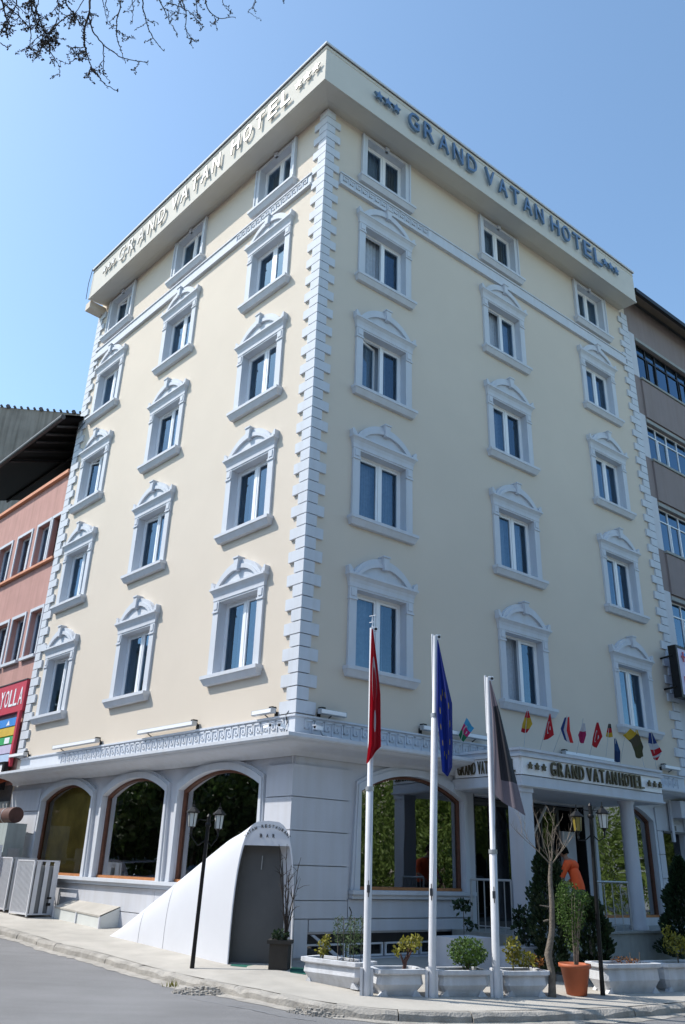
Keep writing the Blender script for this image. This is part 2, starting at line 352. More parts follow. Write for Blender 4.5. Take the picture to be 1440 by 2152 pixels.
# kerb stones, each its own piece
kerb = tag(link('kerb', None), kind='structure')
cum = [0]
for a, b in zip(KK, KK[1:]): cum.append(cum[-1] + (b - a).length)
def kat(s):
    for i in range(len(KK) - 1):
        if s <= cum[i + 1]: return KK[i].lerp(KK[i + 1], (s - cum[i]) / (cum[i + 1] - cum[i]))
    return KK[-1]
s = cum[12]; s_end = cum[96]; kc = 0
while s < s_end:
    L = rnd.uniform(.75, 1.1); n = 5; mb = MB(); vs = []; fs = []
    drop = rnd.uniform(-.012, .006); tilt = rnd.uniform(-.015, .015); out = rnd.uniform(-.012, .012)
    for i in range(n + 1):
        p = kat(s + .008 + (L - .016) * i / n); q = kat(s + .02 + (L - .016) * i / n); d = (q - p).normalized(); nn = Vector((-d.y, d.x, 0))
        w0 = rnd.uniform(-.012, .012); g = gz(p.x, p.y); ch = rnd.uniform(.0, .02) + (.03 if rnd.random() < .12 else 0)
        for (o_, z) in ((out + w0 - .02, g - .2), (out + w0, g - .03 - ch), (out + w0 + .025 + ch, g - .004 + drop), (.15, g + .003), (.15, g - .2)):
            v = p + nn * o_; vs.append((v.x, v.y, z + tilt * (i / n - .5)))
    for i in range(n):
        for k in range(4): fs.append((i * 5 + k, (i + 1) * 5 + k, (i + 1) * 5 + k + 1, i * 5 + k + 1))
    fs += [(0, 1, 2, 3, 4), tuple(n * 5 + k for k in range(5))]
    mb.add(vs, fs); mb.build('kerb_stone', 'kerb', kerb); s += L; kc += 1
# crumbled concrete skirt along the gutter and the broken piece at the corner
def rubble(c, r, n, name, parent=None, hh=.07):
    mb = MB()
    for i in range(n):
        a = rnd.uniform(0, 6.28); d = r * math.sqrt(rnd.random()); x, y = c[0] + d * math.cos(a) * 1.5, c[1] + d * math.sin(a) * .7
        sz = rnd.uniform(.01, .045) * (1.2 - d / r * .6); z = gz(x, y) - .125 + rnd.uniform(0, hh) * (1 - d / r)
        pts = [(x + sz * rnd.uniform(.6, 1.3) * math.cos(t) , y + sz * rnd.uniform(.6, 1.3) * math.sin(t)) for t in (0, 1.3, 2.5, 3.8, 5)]
        mb.prism(pts, z - .03, z + sz * rnd.uniform(.4, 1))
    return mb.build(name, 'rubble', parent)
r1 = rubble((-.72, -1.98), .42, 420, 'kerb_rubble'); tag(r1, 'crumbled grey concrete lump on the kerb below the twin lantern lamp post', 'rubble', kind='stuff')
r2 = rubble((.95, -3.12), .30, 200, 'kerb_rubble'); tag(r2, 'crumbling kerb end in front of the leftmost long white planter', 'rubble', kind='stuff')
# gutter skirt
mb = MB(); A = []; B = []
for i in range(260):
    s = cum[12] + (cum[96] - cum[12]) * i / 259; p = kat(s); q = kat(s + .05); d = (q - p).normalized(); nn = Vector((d.y, -d.x, 0))
    w = .10 + .10 * (.5 + .5 * math.sin(i * .37)) * (.5 + .5 * math.sin(i * .11 + 2)) + rnd.uniform(0, .07)
    a = p - nn * .03; b = p + nn * w; A.append((a.x, a.y, gz(a.x, a.y) - .105)); B.append((b.x, b.y, gz(b.x, b.y) - .1205))
mb.strip(A, B); tag(mb.build('gutter_edge', 'kerb'), kind='structure')
# cracks in the road beside the kerb
mb = MB()
def crack(pts, w):
    P = []
    for i in range(len(pts) - 1):
        for j in range(8):
            t = j / 8; P.append((pts[i][0] + (pts[i + 1][0] - pts[i][0]) * t + rnd.uniform(-.012, .012), pts[i][1] + (pts[i + 1][1] - pts[i][1]) * t + rnd.uniform(-.02, .02)))
    a = []; b = []
    for x, y in P: ww = w * rnd.uniform(.3, 1.3); a.append((x, y - ww, gz(x, y) - .1165)); b.append((x, y + ww, gz(x, y) - .1165))
    mb.strip(a, b)
crack([(-.3, -3.0), (.1, -3.25), (.5, -3.5), (1.0, -3.6)], .012); crack([(-1.6, -2.0), (-1.1, -2.35), (-.3, -3.0)], .006)
tag(mb.build('road_cracks', 'joint'), kind='structure')
mb = MB()
for i in range(26):
    x, y = -1.42 + rnd.gauss(0, .06), -1.62 + rnd.gauss(0, .04); z = gz(x, y) - .12; a = rnd.uniform(0, 6.28)
    mb.quad((x, y, z), (x + .012, y, z), (x + .03 * math.cos(a), y + .03 * math.sin(a), z + rnd.uniform(.04, .12)))
tag(mb.build('kerb_weeds', 'leafyellow'), 'small tuft of yellow green weeds growing at the kerb', 'weeds', kind='stuff')

# ================================================================== HOTEL
hotel = thing('hotel', (0, 0, 0), 'cream six storey corner hotel with white quoins, arched window heads and roof lettering', 'hotel')
SILL = [18.42, 15.12, 11.81, 8.50, 5.20]
CR = [2.05, 6.68, 11.28]; CL = [2.10, 6.38, 10.62]
ER, EL = 13.45, 12.30
OW, OH, OHT = .70, 1.66, 1.50
def hole(cx, zs, top): return (cx - OW - .012, cx + OW + .012, zs - .012, zs + (OHT if top else OH) + .012)
mb = MB(); wall(mb, -EL, 0, 3.6, 20.6, [hole(-c, z, i == 0) for c in CL for i, z in enumerate(SILL)]); mb.build('facade_wall', 'cream', hotel, rz=LZ)
mb = MB(); wall(mb, 0, ER, 3.6, 20.6, [hole(c, z, i == 0) for c in CR for i, z in enumerate(SILL)]); mb.build('facade_wall', 'cream', hotel, rz=RZ)
# hidden sides, roof slab and core painted near-black for unlit rooms
pl, pr = PL(EL, 0), PR(ER, 0); back = Vector((0, 19, 0))
mb = MB()
for a, b in ((pl, back), (back, pr)): mb.quad((a.x, a.y, -.5), (b.x, b.y, -.5), (b.x, b.y, 20.6), (a.x, a.y, 20.6))
mb.build('side_wall', 'cream', hotel)
mb = MB(); q = [PL(EL, .0), PC(0), PR(ER, .0), back]; mb.prism([(p.x, p.y) for p in q], 20.6, 20.75); mb.build('roof_slab', 'soffit', hotel)
ci = [PL(EL - .3, -1.3), Vector((0, 1.8, 0)), PR(ER - .3, -1.3), Vector((0, 17, 0))]
mb = MB(); mb.prism([(p.x, p.y) for p in ci], -.5, 20.4); mb.build('unlit_core', 'dark', hotel)
mb = MB()
for z in (3.45, 4.9, 8.2, 11.5, 14.8, 18.1):
    q = [PL(EL - .05, -.32), Vector((0, .45, 0)), PR(ER - .05, -.32), PR(ER - .3, -1.31), Vector((0, 1.8, 0)), PL(EL - .3, -1.31)]
    mb.prism([(p.x, p.y) for p in q], z - .1, z)
mb.build('floor_slab', 'dark', hotel)

# --- ground floor walls (arched windows)
G0 = .0
AL_ = [(-10.20, -7.46, 1.13, 2.90, 3.24), (-6.90, -4.18, 1.13, 2.90, 3.24), (-3.66, -.92, 1.13, 2.90, 3.24)]
AR_ = [(1.60, 4.40, 1.13, 2.86, 3.24), (8.95, 11.42, .62, 2.86, 3.24)]
mb = MB(); wall(mb, -EL, 0, -.6, 3.62, y=.05, arches=AL_); mb.build('ground_floor_wall', 'ground', hotel, rz=LZ)
mb = MB(); wall(mb, 0, ER, -.6, 3.62, holes=[(4.80, 8.62, .40, 3.02), (11.90, 12.95, -.3, 2.62), (.50, 4.42, .02, .42)], y=.05, arches=AR_); mb.build('ground_floor_wall', 'ground', hotel, rz=RZ)
LN = [3.22, 2.65, 2.08, 1.51, .95]
def lpanel(z0, z1, sl, sr):   # corner panel wrapping both walls
    e = .0; q = [PL(sl, -.045), PL(sl, e), Vector((0, 0, 0)), PR(sr, e), PR(sr, -.045), Vector((0, .06, 0))]
    mb = MB(); mb.prism([(p.x, p.y) for p in q], z0 + .008, z1 - .008); mb.build('wall_panel', 'ground', hotel)
for i in range(4): lpanel(LN[i + 1], LN[i], .755, 1.345)
lpanel(.66, .95, .755, 1.345); lpanel(.06, .66, .80, .48)
def flat_panels(rz, x0, x1, zs):
    for a, b in zip(zs, zs[1:]):
        mb = MB(); mb.box(x0 + .006, x1 - .006, .0, .049, min(a, b) + .008, max(a, b) - .008); mb.build('wall_panel', 'ground', hotel, rz=rz)
flat_panels(LZ, -12.25, -10.42, LN + [.62, .1]); flat_panels(RZ, 11.62, 11.88, LN[:]); flat_panels(RZ, 12.97, 13.4, LN[:] + [.3])
for x0, x1 in ((-10.42, -7.5), (-7.5, -4.2), (-4.2, -.8)): flat_panels(LZ, x0, x1, (.98, .50, .0))
flat_panels(RZ, 1.36, 4.6, (.98, .66)); flat_panels(RZ, .5, 4.42, (.655, .45))

def arch_window(rz, spec, inner, gm='shopglass', name='arched_window', woodw=.05):
    a, b, zb, zs, za = spec; xc = (a + b) / 2
    mb = MB(); ring(mb, a, b, zb, zs, za, .0, .13, -.045, .06); ring(mb, a, b, zb, zs, za, .13, .19, -.015, .055)
    f = mb.build(name, 'trim', hotel, rz=rz)
    mb = MB(); ring(mb, a + .005, b - .005, zb, zs, za - .005, -woodw, 0, .10, .19); mb.box(a, b, .105, .185, zb, zb + .06); mb.m = 1; mb.box(a + .02, b - .02, .07, .105, zb + .002, zb + .055); mb.build('wooden_frame', ['wood', 'woodlit'], f)
    mb = MB(); o = outline(a, b, zb + .04, zs, za, -.03); mb.add([(x, .15, z) for x, z in o], [tuple(range(len(o)))[::-1]]); mb.build('glass_pane', gm, f)
    mb = MB(); mb.box(a - .15, b + .15, 1.25, 1.28, zb - .1, za + .1)
    mb.build('room_back', inner, f)
    return f
w1 = arch_window(LZ, AL_[0], 'gold', 'clearglass'); w2 = arch_window(LZ, AL_[1], 'dark'); w3 = arch_window(LZ, AL_[2], 'dark')
w4 = arch_window(RZ, AR_[0], 'dark'); w5 = arch_window(RZ, AR_[1], 'dark')
w1['label'] = 'arched window with golden blind behind the glass'
# golden blind hangs close to the glass with stacked things behind
mb = MB(); a, b, zb, zs, za = AL_[0]; o = outline(a, b, zb, zs, za, -.02); mb.add([(x, .30, z) for x, z in o], [tuple(range(len(o)))]); mb.build('blind', 'gold', w1)
for wdw, spec in ((w2, AL_[1]), (w3, AL_[2]), (w4, AR_[0])):
    a, b, zb, zs, za = spec; mb = MB(); mb.smooth = True
    for x0 in ((a + .02, a + .18),):
        A = []; B = []
        for i in range(13): x = x0[0] + (x0[1] - x0[0]) * i / 12; y = .40 + .03 * math.sin(i * 1.4); A.append((x, y, zb + .02)); B.append((x, y, zs + .1))
        mb.strip(A, B)
    mb.build('curtain', 'drape', wdw)
# sill moulding along the left wall and below the big right window
def sillband(rz, x0, x1):
    mb = MB(); mb.box(x0, x1, -.12, .048, 1.06, 1.128); mb.box(x0 + .02, x1 - .02, -.07, .049, .985, 1.06); mb.build('sill_moulding', 'trim', hotel, rz=rz)
sillband(LZ, -10.42, -.74); sillband(RZ, 1.38, 4.62)

# --- cove, ledge and greek key frieze running round the corner
def wrap(profile, sl, sr, name, m, smooth=False, caps=True):
    mb = MB(); mb.smooth = smooth; n = len(profile); vs = []
    for o_, z in profile: vs += [tuple(PL(sl, o_, z)), tuple(PC(o_, z)), tuple(PR(sr, o_, z))]
    fs = []
    for i in range(n - 1):
        for k in range(2): fs.append((i * 3 + k, i * 3 + k + 1, (i + 1) * 3 + k + 1, (i + 1) * 3 + k))
    mb.add(vs, fs); mb.smooth = False
    if caps: mb.add([tuple(PL(sl, o_, z)) for o_, z in profile], [tuple(range(n))]); mb.add([tuple(PR(sr, o_, z)) for o_, z in profile], [tuple(range(n))])
    return mb.build(name, m, hotel)
cove = [(-.03, 3.36), (.02, 3.37), (.03, 3.42), (.10, 3.47), (.30, 3.52), (.56, 3.55), (.56, 3.57)]
wrap(cove, EL, ER, 'cove', 'trim', True, False)
wrap([(.56, 3.56), (.60, 3.575), (.62, 3.60), (.62, 3.66), (.58, 3.67), (.07, 3.74), (-.02, 3.74)], EL, ER, 'ledge', 'trim')
wrap([(-.01, 3.735), (.05, 3.735), (.05, 4.06), (.085, 4.065), (.085, 4.10), (-.01, 4.115)], EL - .35, ER - .3, 'frieze_band', 'trim')
def meander(rz, x0, x1, z0, h, pitch, y, name, parent, t=.028, mirror=False):
    mb = MB(); x = x0
    while x + pitch < x1:
        u = pitch; P = [(0, 0), (0, 1), (.78, 1), (.78, .32), (.40, .32), (.40, .62)]
        for (a, b), (c, d) in zip(P, P[1:]):
            if mirror: a, c = 1 - a, 1 - c
            xa, xb = sorted((x + a * u, x + c * u)); za, zb = sorted((z0 + b * h, z0 + d * h))
            mb.box(xa - t / 2, xb + t / 2, y - .022, y + .002, za - t / 2, zb + t / 2)
        x += pitch
    o = mb.build(name, 'trim', parent, rz=rz); o['kind'] = 'stuff'; return o
meander(LZ, -9.4, -.06, 3.795, .22, .235, -.05, 'greek_key_relief', hotel)
meander(RZ, .12, 13.0, 3.795, .22, .235, -.05, 'greek_key_relief', hotel, mirror=True)

# --- belt course
for rz, x0, x1, mir in ((LZ, -EL + .3, -.46, False), (RZ, .46, ER - .38, True)):
    mb = MB(); mb.box(x0, x1, -.10, .0, 17.66, 17.74); mb.box(x0 + .001, x1 - .001, -.055, .0, 17.74, 18.05); mb.box(x0, x1, -.085, .0, 18.05, 18.09)
    mb.build('belt_course', 'trim', hotel, rz=rz)
    meander(rz, x0 + .06 if mir else x1 - 3.2, x0 + 3.2 if mir else x1 - .06, 17.79, .2, .22, -.055, 'greek_key_relief', hotel, mirror=mir)

# --- quoins: every block a part
ZQ0, ZQ1, NQ = 4.12, 20.02, 62; hq = (ZQ1 - ZQ0) / NQ
def corner_block(long):
    a, b = (.45, .41) if long else (.25, .23); e = .055
    q = [PL(a, 0), PL(a, e), PC(e), PR(b, e), PR(b, 0), Vector((0, .02, 0))]
    mb = MB(); mb.prism([(p.x, p.y) for p in q], .011, hq - .011); return mb.mesh('quoin_block', 'trim')
def end_block(sign, long):
    w = .52 if long else .31; e = -.055; mb = MB()
    mb.box(*( (-.02, w) if sign > 0 else (-w, .02) ), e, .01, .011, hq - .011); return mb.mesh('quoin_block', 'trim')
cm = [corner_block(True), corner_block(False)]; lm = [end_block(1, True), end_block(1, False)]; rm = [end_block(-1, True), end_block(-1, False)]
pL, pR = PL(EL, 0), PR(ER, 0)
for i in range(NQ):
    z = ZQ0 + i * hq
    link('quoin_block', cm[i % 2], hotel, (0, 0, z)); link('quoin_block', lm[i % 2], hotel, (pL.x, pL.y, z), LZ); link('quoin_block', rm[i % 2], hotel, (pR.x, pR.y, z), RZ)

# --- parapet, soffit and cap
SLE, SRE = EL - .33, ER - .33
def wrap2(profile, name, m, sl=SLE, sr=SRE, **k): return wrap(profile, sl, sr, name, m, **k)
wrap2([(-.02, 20.10), (.15, 20.075), (.25, 20.05), (.64, 20.02), (.64, 20.04)], 'soffit', 'soffit', smooth=False)
wrap2([(.64, 20.02), (.68, 20.0), (.72, 20.0), (.72, 20.06), (.70, 20.075), (.70, 21.16), (.72, 21.18), (.70, 21.20), (.70, 21.32), (.2, 21.32), (.2, 20.7)], 'parapet', 'soffit')
wrap2([(.74, 21.30), (.76, 21.31), (.76, 21.37), (.15, 21.39), (.15, 21.33)], 'parapet_cap', 'trim', EL - .3, ER - .3)
mb = MB(); 
q = [PL(EL + .0, .0), PL(EL - .0, .62), PL(EL - .34, .62), PL(EL - .34, 0)]; mb.prism([(p.x, p.y) for p in q], 19.72, 20.02); mb.build('parapet_end', 'cream', hotel)
mb = MB(); mb.tube([PL(EL - .3, .78, 20.0), PL(EL - .3, .8, 20.7), PL(EL - .32, .76, 21.36)], .012, 5); mb.build('cable', 'dkgrey', hotel)
mb = MB(); mb.tube([PR(ER - .5, .5, 21.35), PR(ER - .5, .5, 21.7)], .012, 5); mb.tube([PR(ER - .56, .5, 21.62), PR(ER - .44, .5, 21.62)], .01, 5); mb.build('lightning_rod', 'dkgrey', hotel)
mb = MB(); mb.box(-3.4, 0.4, 2.5, 5.0, 20.75, 21.9); mb.build('lift_house', 'cream', hotel, rz=LZ)

# --- roof lettering
def word(rz, off, z, h, w, dep, m, items, parent, name='letter'):
    for ch, x in items:
        me = letter_mesh(ch, w if ch != '*' else w * .85, h if ch != '*' else h * .55, dep, m)
        ca, sa = math.cos(rz), math.sin(rz); y = -off
        link(name if ch != '*' else 'star', me, parent, (x * ca - y * sa, x * sa + y * ca, z + (h * .22 if ch == '*' else 0)), rz)
def spread(word_, a, b): n = len(word_); return [(c, a + (b - a) * i / (n - 1)) for i, c in enumerate(word_)]
itR = spread('***', 1.10, 1.72) + spread('GRAND', 2.38, 4.72) + spread('VATAN', 5.50, 7.80) + spread('HOTEL', 8.58, 10.85) + spread('***', 11.25, 11.90)
itL = spread('***', -10.85, -10.25) + spread('GRAND', -9.66, -7.10) + spread('VATAN', -6.35, -4.10) + spread('HOTEL', -3.16, -.88) + spread('***', -.36, .34)
word(RZ, .76, 20.38, .62, .40, .07, 'bluechrome', itR, hotel); word(LZ, .755, 20.36, .60, .38, .035, 'chrome', itL, hotel)

# --- upper windows
def pediment_mesh():
    mb = MB()
    mb.box(-.985, .985, -.165, .0, 1.935, 1.985); mb.box(-.915, .915, -.075, .0, 1.70, 1.74)
    A = [(-.07, 1.74), (-.075, 1.80), (-.10, 1.87), (-.155, 1.935)]; hw = [.915, .92, .94, .975]
    for (y0, z0), (y1, z1), w0, w1 in zip(A, A[1:], hw, hw[1:]):
        mb.quad((-w0, y0, z0), (w0, y0, z0), (w1, y1, z1), (-w1, y1, z1)); mb.quad((-w0, 0, z0), (-w0, y0, z0), (-w1, y1, z1), (-w1, 0, z1)); mb.quad((w0, 0, z0), (w0, y0, z0), (w1, y1, z1), (w1, 0, z1))
    # arch ring
    o = arc_pts(-.84, .84, 1.985, 2.47, 18); i = arc_pts(-.66, .66, 1.985, 2.27, 18)
    f = lambda L, y: [(x, y, z) for x, z in L]
    mb.strip(f(o, -.12), f(i, -.12)); mb.strip(f(o, .0), f(o, -.12)); mb.strip(f(i, -.12), f(i, -.04))
    o2 = arc_pts(-.75, .75, 1.986, 2.37, 18)
    mb.strip(f(o2, -.145), f(arc_pts(-.66, .66, 1.986, 2.27, 18), -.145)); mb.strip(f(o2, -.12), f(o2, -.145)); mb.strip(f(i, -.145), f(i, -.12))
    mb.add([(x, -.085, z) for x, z in i], [tuple(range(len(i)))])      # tympanum
    for sg in (-1, 1):                                                 # end scrolls
        P = [(sg * .85, 1.985), (sg * .975, 1.985), (sg * .985, 2.13), (sg * .95, 2.15), (sg * .87, 2.06)]
        mb.prismy(P if sg > 0 else P[::-1], -.13, 0)
    return mb.mesh('pediment', 'trim')
def keystone_mesh():
    mb = MB(); mb.prismy([(-.055, 2.22), (.055, 2.22), (.085, 2.50), (-.085, 2.50)], -.20, -.02); mb.prismy([(-.10, 2.50), (.10, 2.50), (.10, 2.535), (-.10, 2.535)], -.22, -.02); return mb.mesh('keystone', 'trim')
def surround_mesh(top):
    mb = MB(); H = OHT if top else OH
    if top:
        for sg in (-1, 1): mb.box(*sorted((sg * .70, sg * .83)), -.06, .0, .0, H + .055); mb.box(*sorted((sg * .83, sg * .88)), -.09, 0, .0, H + .08)
        mb.box(-.88, .88, -.06, 0, H + .055, H + .085); mb.box(-.7, .7, -.055, 0, H, H + .055); mb.prismy([(-.05, H - .0), (.05, H - .0), (.07, H + .12), (-.07, H + .12)], -.10, -.0)
    else:
        for sg in (-1, 1):
            mb.box(*sorted((sg * .70, sg * .895)), -.06, .0, .0, 1.42); mb.box(*sorted((sg * .69, sg * .91)), -.085, .0, 1.42, 1.46); mb.box(*sorted((sg * .70, sg * .90)), -.065, 0, 1.46, 1.70)
            mb.box(*sorted((sg * .74, sg * .86)), -.082, -.06, 1.50, 1.66)
        mb.box(-.70, .70, -.058, 0, H, 1.70)
    L = .24
    for sg in (-1, 1): mb.box(*sorted((sg * (OW - .0), sg * (OW + .01))), .0, L, .0, H)
    mb.box(-OW, OW, .0, L, H, H + .01)
    return mb.mesh('window', 'trim')
def sill_mesh():
    mb = MB(); mb.box(-.985, .985, -.19, .0, -.075, .0); mb.add([(-.975, -.175, -.075), (.975, -.175, -.075), (.93, -.10, -.20), (-.93, -.10, -.20), (-.975, 0, -.075), (.975, 0, -.075), (.93, 0, -.20), (-.93, 0, -.20)], [(0, 1, 2, 3), (3, 2, 6, 7), (0, 3, 7, 4), (1, 5, 6, 2)]); mb.box(-OW + .001, OW - .001, 0, .22, -.011, .003)
    return mb.mesh('sill', 'trim')
def frame_mesh(H):
    mb = MB(); w = .05; y0, y1 = .15, .215
    mb.box(-OW, -OW + w, y0, y1, .01, H); mb.box(OW - w, OW, y0, y1, .01, H); mb.box(-OW + w, OW - w, y0, y1, H - w, H); mb.box(-OW + w, OW - w, y0, y1, .01, .01 + w)
    mb.box(.005, .075, y0 - .006, y1, .01 + w, H - w); return mb.mesh('frame', 'pvc')
def sash_mesh(w, H, name='sash'):
    mb = MB(); t = .052; y0, y1 = -.03, .025
    mb.box(0, t, y0, y1, 0, H); mb.box(w - t, w, y0, y1, 0, H); mb.box(t, w - t, y0, y1, H - t, H); mb.box(t, w - t, y0, y1, 0, t); return mb.mesh(name, 'pvc')
def pane_mesh(w, H): mb = MB(); mb.quad((.04, 0, .04), (w - .04, 0, .04), (w - .04, 0, H - .04), (.04, 0, H - .04)); return mb.mesh('glass_pane', 'glass')
def curtain_mesh(x0, x1, H, k, m, y=.36):
    mb = MB(); mb.smooth = True; n = int((x1 - x0) * 40) + 4; A = []; B = []
    for i in range(n + 1):
        x = x0 + (x1 - x0) * i / n; yy = y + .022 * math.sin(x * k + .6 * math.sin(x * 7)); A.append((x, yy, -.15)); B.append((x, yy, H + .1))
    mb.strip(A, B); return mb.mesh('curtain', m)
PM, KM, SM = pediment_mesh(), keystone_mesh(), sill_mesh()
SU = {True: surround_mesh(True), False: surround_mesh(False)}
WL, WR = .655 - .05, OW - .05 - .075
FM = {}; SHL = {}; SHR = {}; PNL = {}; PNR = {}; CU = {}
for top in (True, False):
    H = OHT if top else OH; hs = H - .11
    FM[top] = frame_mesh(H); SHL[top] = sash_mesh(WL + .05, hs); SHR[top] = sash_mesh(WR, hs); PNL[top] = pane_mesh(WL + .05, hs); PNR[top] = pane_mesh(WR, hs)
    CU[top] = [curtain_mesh(-.8, .62, H, 70, 'curtain'), curtain_mesh(-.45, .8, H, 55, 'curtain'), curtain_mesh(-.8, .8, H, 85, 'curtain'), curtain_mesh(-.8, .45, H, 48, 'curtain')]
    CU[top] += [curtain_mesh(.30, .8, H, 60, 'drape', .33), curtain_mesh(-.8, -.35, H, 60, 'drape', .33)]
def window(rz, cx, zs, top, opened, ci, dr):
    ca, sa = math.cos(rz), math.sin(rz)
    w = link('window', SU[top], hotel, (cx * ca, cx * sa, zs), rz)
    link('sill', SM, w)
    if not top: link('pediment', PM, w); link('keystone', KM, w)
    link('frame', FM[top], w)
    a = opened
    for nm, me in (('sash', SHL[top]), ('glass_pane', PNL[top])): link(nm, me, w, (-OW + .045, .185, .055), a)
    for nm, me in (('sash', SHR[top]), ('glass_pane', PNR[top])): link(nm, me, w, (.075, .185, .055))
    link('curtain', CU[top][ci], w)
    if dr is not None: link('curtain', CU[top][dr], w)
openR = {(0, 1): .95, (0, 2): .25, (1, 1): .55, (1, 4): .5, (2, 2): 0}
openL = {(0, 0): 0, (1, 2): .12, (1, 3): .10, (2, 0): .25, (2, 2): .3, (2, 3): .14, (2, 4): .15, (2, 1): 0}
for ci_, c in enumerate(CR):
    for i, z in enumerate(SILL): window(RZ, c, z, i == 0, openR.get((ci_, i), 0), rnd.choice((0, 1, 2, 3)), rnd.choice((4, None, 4)))
for ci_, c in enumerate(CL):
    for i, z in enumerate(SILL): window(LZ, -c, z, i == 0, openL.get((ci_, i), 0), rnd.choice((0, 1, 2)), rnd.choice((5, None, 5)))

# --- entrance canopy with its signs, columns, doors
def rfl(s_, off): v = PR(s_, off); return (v.x, v.y)
can = MB(); outl = [rfl(4.13, -.02), rfl(4.25, 1.75), rfl(9.2, 1.75), rfl(9.2, -.02)]
can.prism(outl, 3.06, 3.28); canopy = can.build('canopy', 'trim', hotel)
def off_poly(e): return [rfl(4.13 - e, -.02), rfl(4.25 - e, 1.75 + e), rfl(9.2 + e, 1.75 + e), rfl(9.2 + e, -.02)]
mb = MB(); mb.prism(off_poly(-.06), 3.28, 3.64); mb.prism(off_poly(.05), 3.64, 3.69); mb.prism(off_poly(.0), 3.69, 3.76); mb.prism(off_poly(.04), 3.76, 3.81); mb.prism(off_poly(.03), 3.08, 3.115); mb.build('canopy_cornice', 'trim', canopy)
mb = MB(); mb.box(4.29, 9.17, -1.76, -1.70, 3.30, 3.635); mb.build('sign_panel', 'pvc', canopy, rz=RZ)
a = PR(4.13, -.02); b = PR(4.25, 1.75); ang = math.atan2(b.y - a.y, b.x - a.x); ln = (b - a).length
mb = MB(); mb.box(.10, ln - .03, -.012, .05, 3.30, 3.635); mb.build('sign_panel', 'pvc', canopy, (a.x, a.y, 0), ang)
word(RZ, 1.78, 3.335, .27, .155, .05, 'signgold', spread('***', 4.48, 4.90) + spread('GRAND', 5.20, 6.12) + spread('VATAN', 6.40, 7.28) + spread('HOTEL', 7.54, 8.30) + spread('***', 8.62, 9.05), canopy)
for ch, x in spread('GRAND', .22, .62) + spread('VATAN', .76, 1.12) + spread('HOTEL', 1.26, 1.62):
    me = letter_mesh(ch, .078, .25, .03, 'signgold'); link('letter', me, canopy, (a.x + x * math.cos(ang) + .02 * math.sin(ang), a.y + x * math.sin(ang) - .02 * math.cos(ang), 3.345), ang)
mb = MB(); p = PR(4.44, 1.53); mb.box(-.17, .17, -.17, .17, .40, 3.07); mb.box(-.19, .19, -.19, .19, 2.97, 3.07); mb.box(-.20, .20, -.20, .20, .40, .66); mb.build('square_pillar', 'ground', hotel, (p.x, p.y, 0), RZ)
p = PR(8.05, 1.52); mb = MB(); mb.lathe([(.20, .49), (.20, .56), (.168, .60), (.16, 1.8), (.15, 2.98), (.18, 3.01), (.18, 3.07)], n=24); mb.build('round_column', 'ground', hotel, (p.x, p.y, 0))
# recessed entrance
mb = MB(); mb.box(4.78, 4.82, .05, 1.3, .4, 3.05); mb.box(8.60, 8.64, .05, 1.3, .4, 3.05); mb.box(4.8, 8.6, 1.2, 1.25, .4, 3.05); mb.box(4.8, 8.6, .0, 1.3, .36, .42); mb.build('entrance_recess', 'dark', hotel, rz=RZ)
mb = MB()
for x in (4.84, 5.62, 6.42, 7.22, 7.98, 8.54): mb.box(x, x + .06, .34, .42, .42, 3.0)
mb.box(4.84, 8.6, .34, .42, 2.94, 3.0); mb.box(4.84, 8.6, .345, .415, 2.35, 2.40); mb.build('door_frame', 'dkgrey', hotel, rz=RZ)
for x0, x1 in ((4.9, 5.62), (5.68, 6.42), (7.28, 7.98)):
    mb = MB(); mb.box(x0 + .02, x0 + .07, .30, .36, .44, 2.93); mb.box(x1 - .07, x1 - .02, .30, .36, .44, 2.93); mb.box(x0 + .07, x1 - .07, .30, .36, .44, .56); mb.box(x0 + .07, x1 - .07, .30, .36, 2.86, 2.93)
    d = mb.build('door', 'dkgrey', hotel, rz=RZ); mb = MB(); mb.quad((x0 + .07, .33, .56), (x1 - .07, .33, .56), (x1 - .07, .33, 2.86), (x0 + .07, .33, 2.86)); mb.build('glass_pane', 'darkglass', d)
    mb = MB(); mb.tube([(x1 - .12, .27, 1.2), (x1 - .12, .27, 1.8)], .014, 6); mb.build('handle', 'galv', d)
mb = MB(); mb.box(6.62, 6.74, .1, .16, .42, 2.9); mb.tube([(6.0, .12, 2.95), (6.68, .12, 2.2)], .03, 5); mb.tube([(7.3, .12, 2.95), (6.68, .12, 2.2)], .03, 5); mb.build('folding_door_arm', 'whitemetal', hotel, rz=RZ)
mb = MB(); mb.box(7.9, 8.4, .18, .26, 1.0, 2.45); mb.build('white_door_panel', 'ground', hotel, rz=RZ)
mb = MB(); mb.box(11.88, 12.97, -.03, .05, 2.62, 2.66); mb.box(12.36, 12.46, -.05, .05, 2.68, 2.80); mb.m = 1; mb.quad((11.9, .2, -.3), (12.95, .2, -.3), (12.95, .2, 2.62), (11.9, .2, 2.62)); mb.build('service_door', ['dkgrey', 'darkglass'], hotel, rz=RZ)
mb = MB(); mb.box(12.35, 13.2, -.32, -.02, 3.0, 3.42); mb.box(12.25, 12.35, -.06, .0, 2.4, 3.5); mb.build('wall_cabinet', 'ground', hotel, rz=RZ)
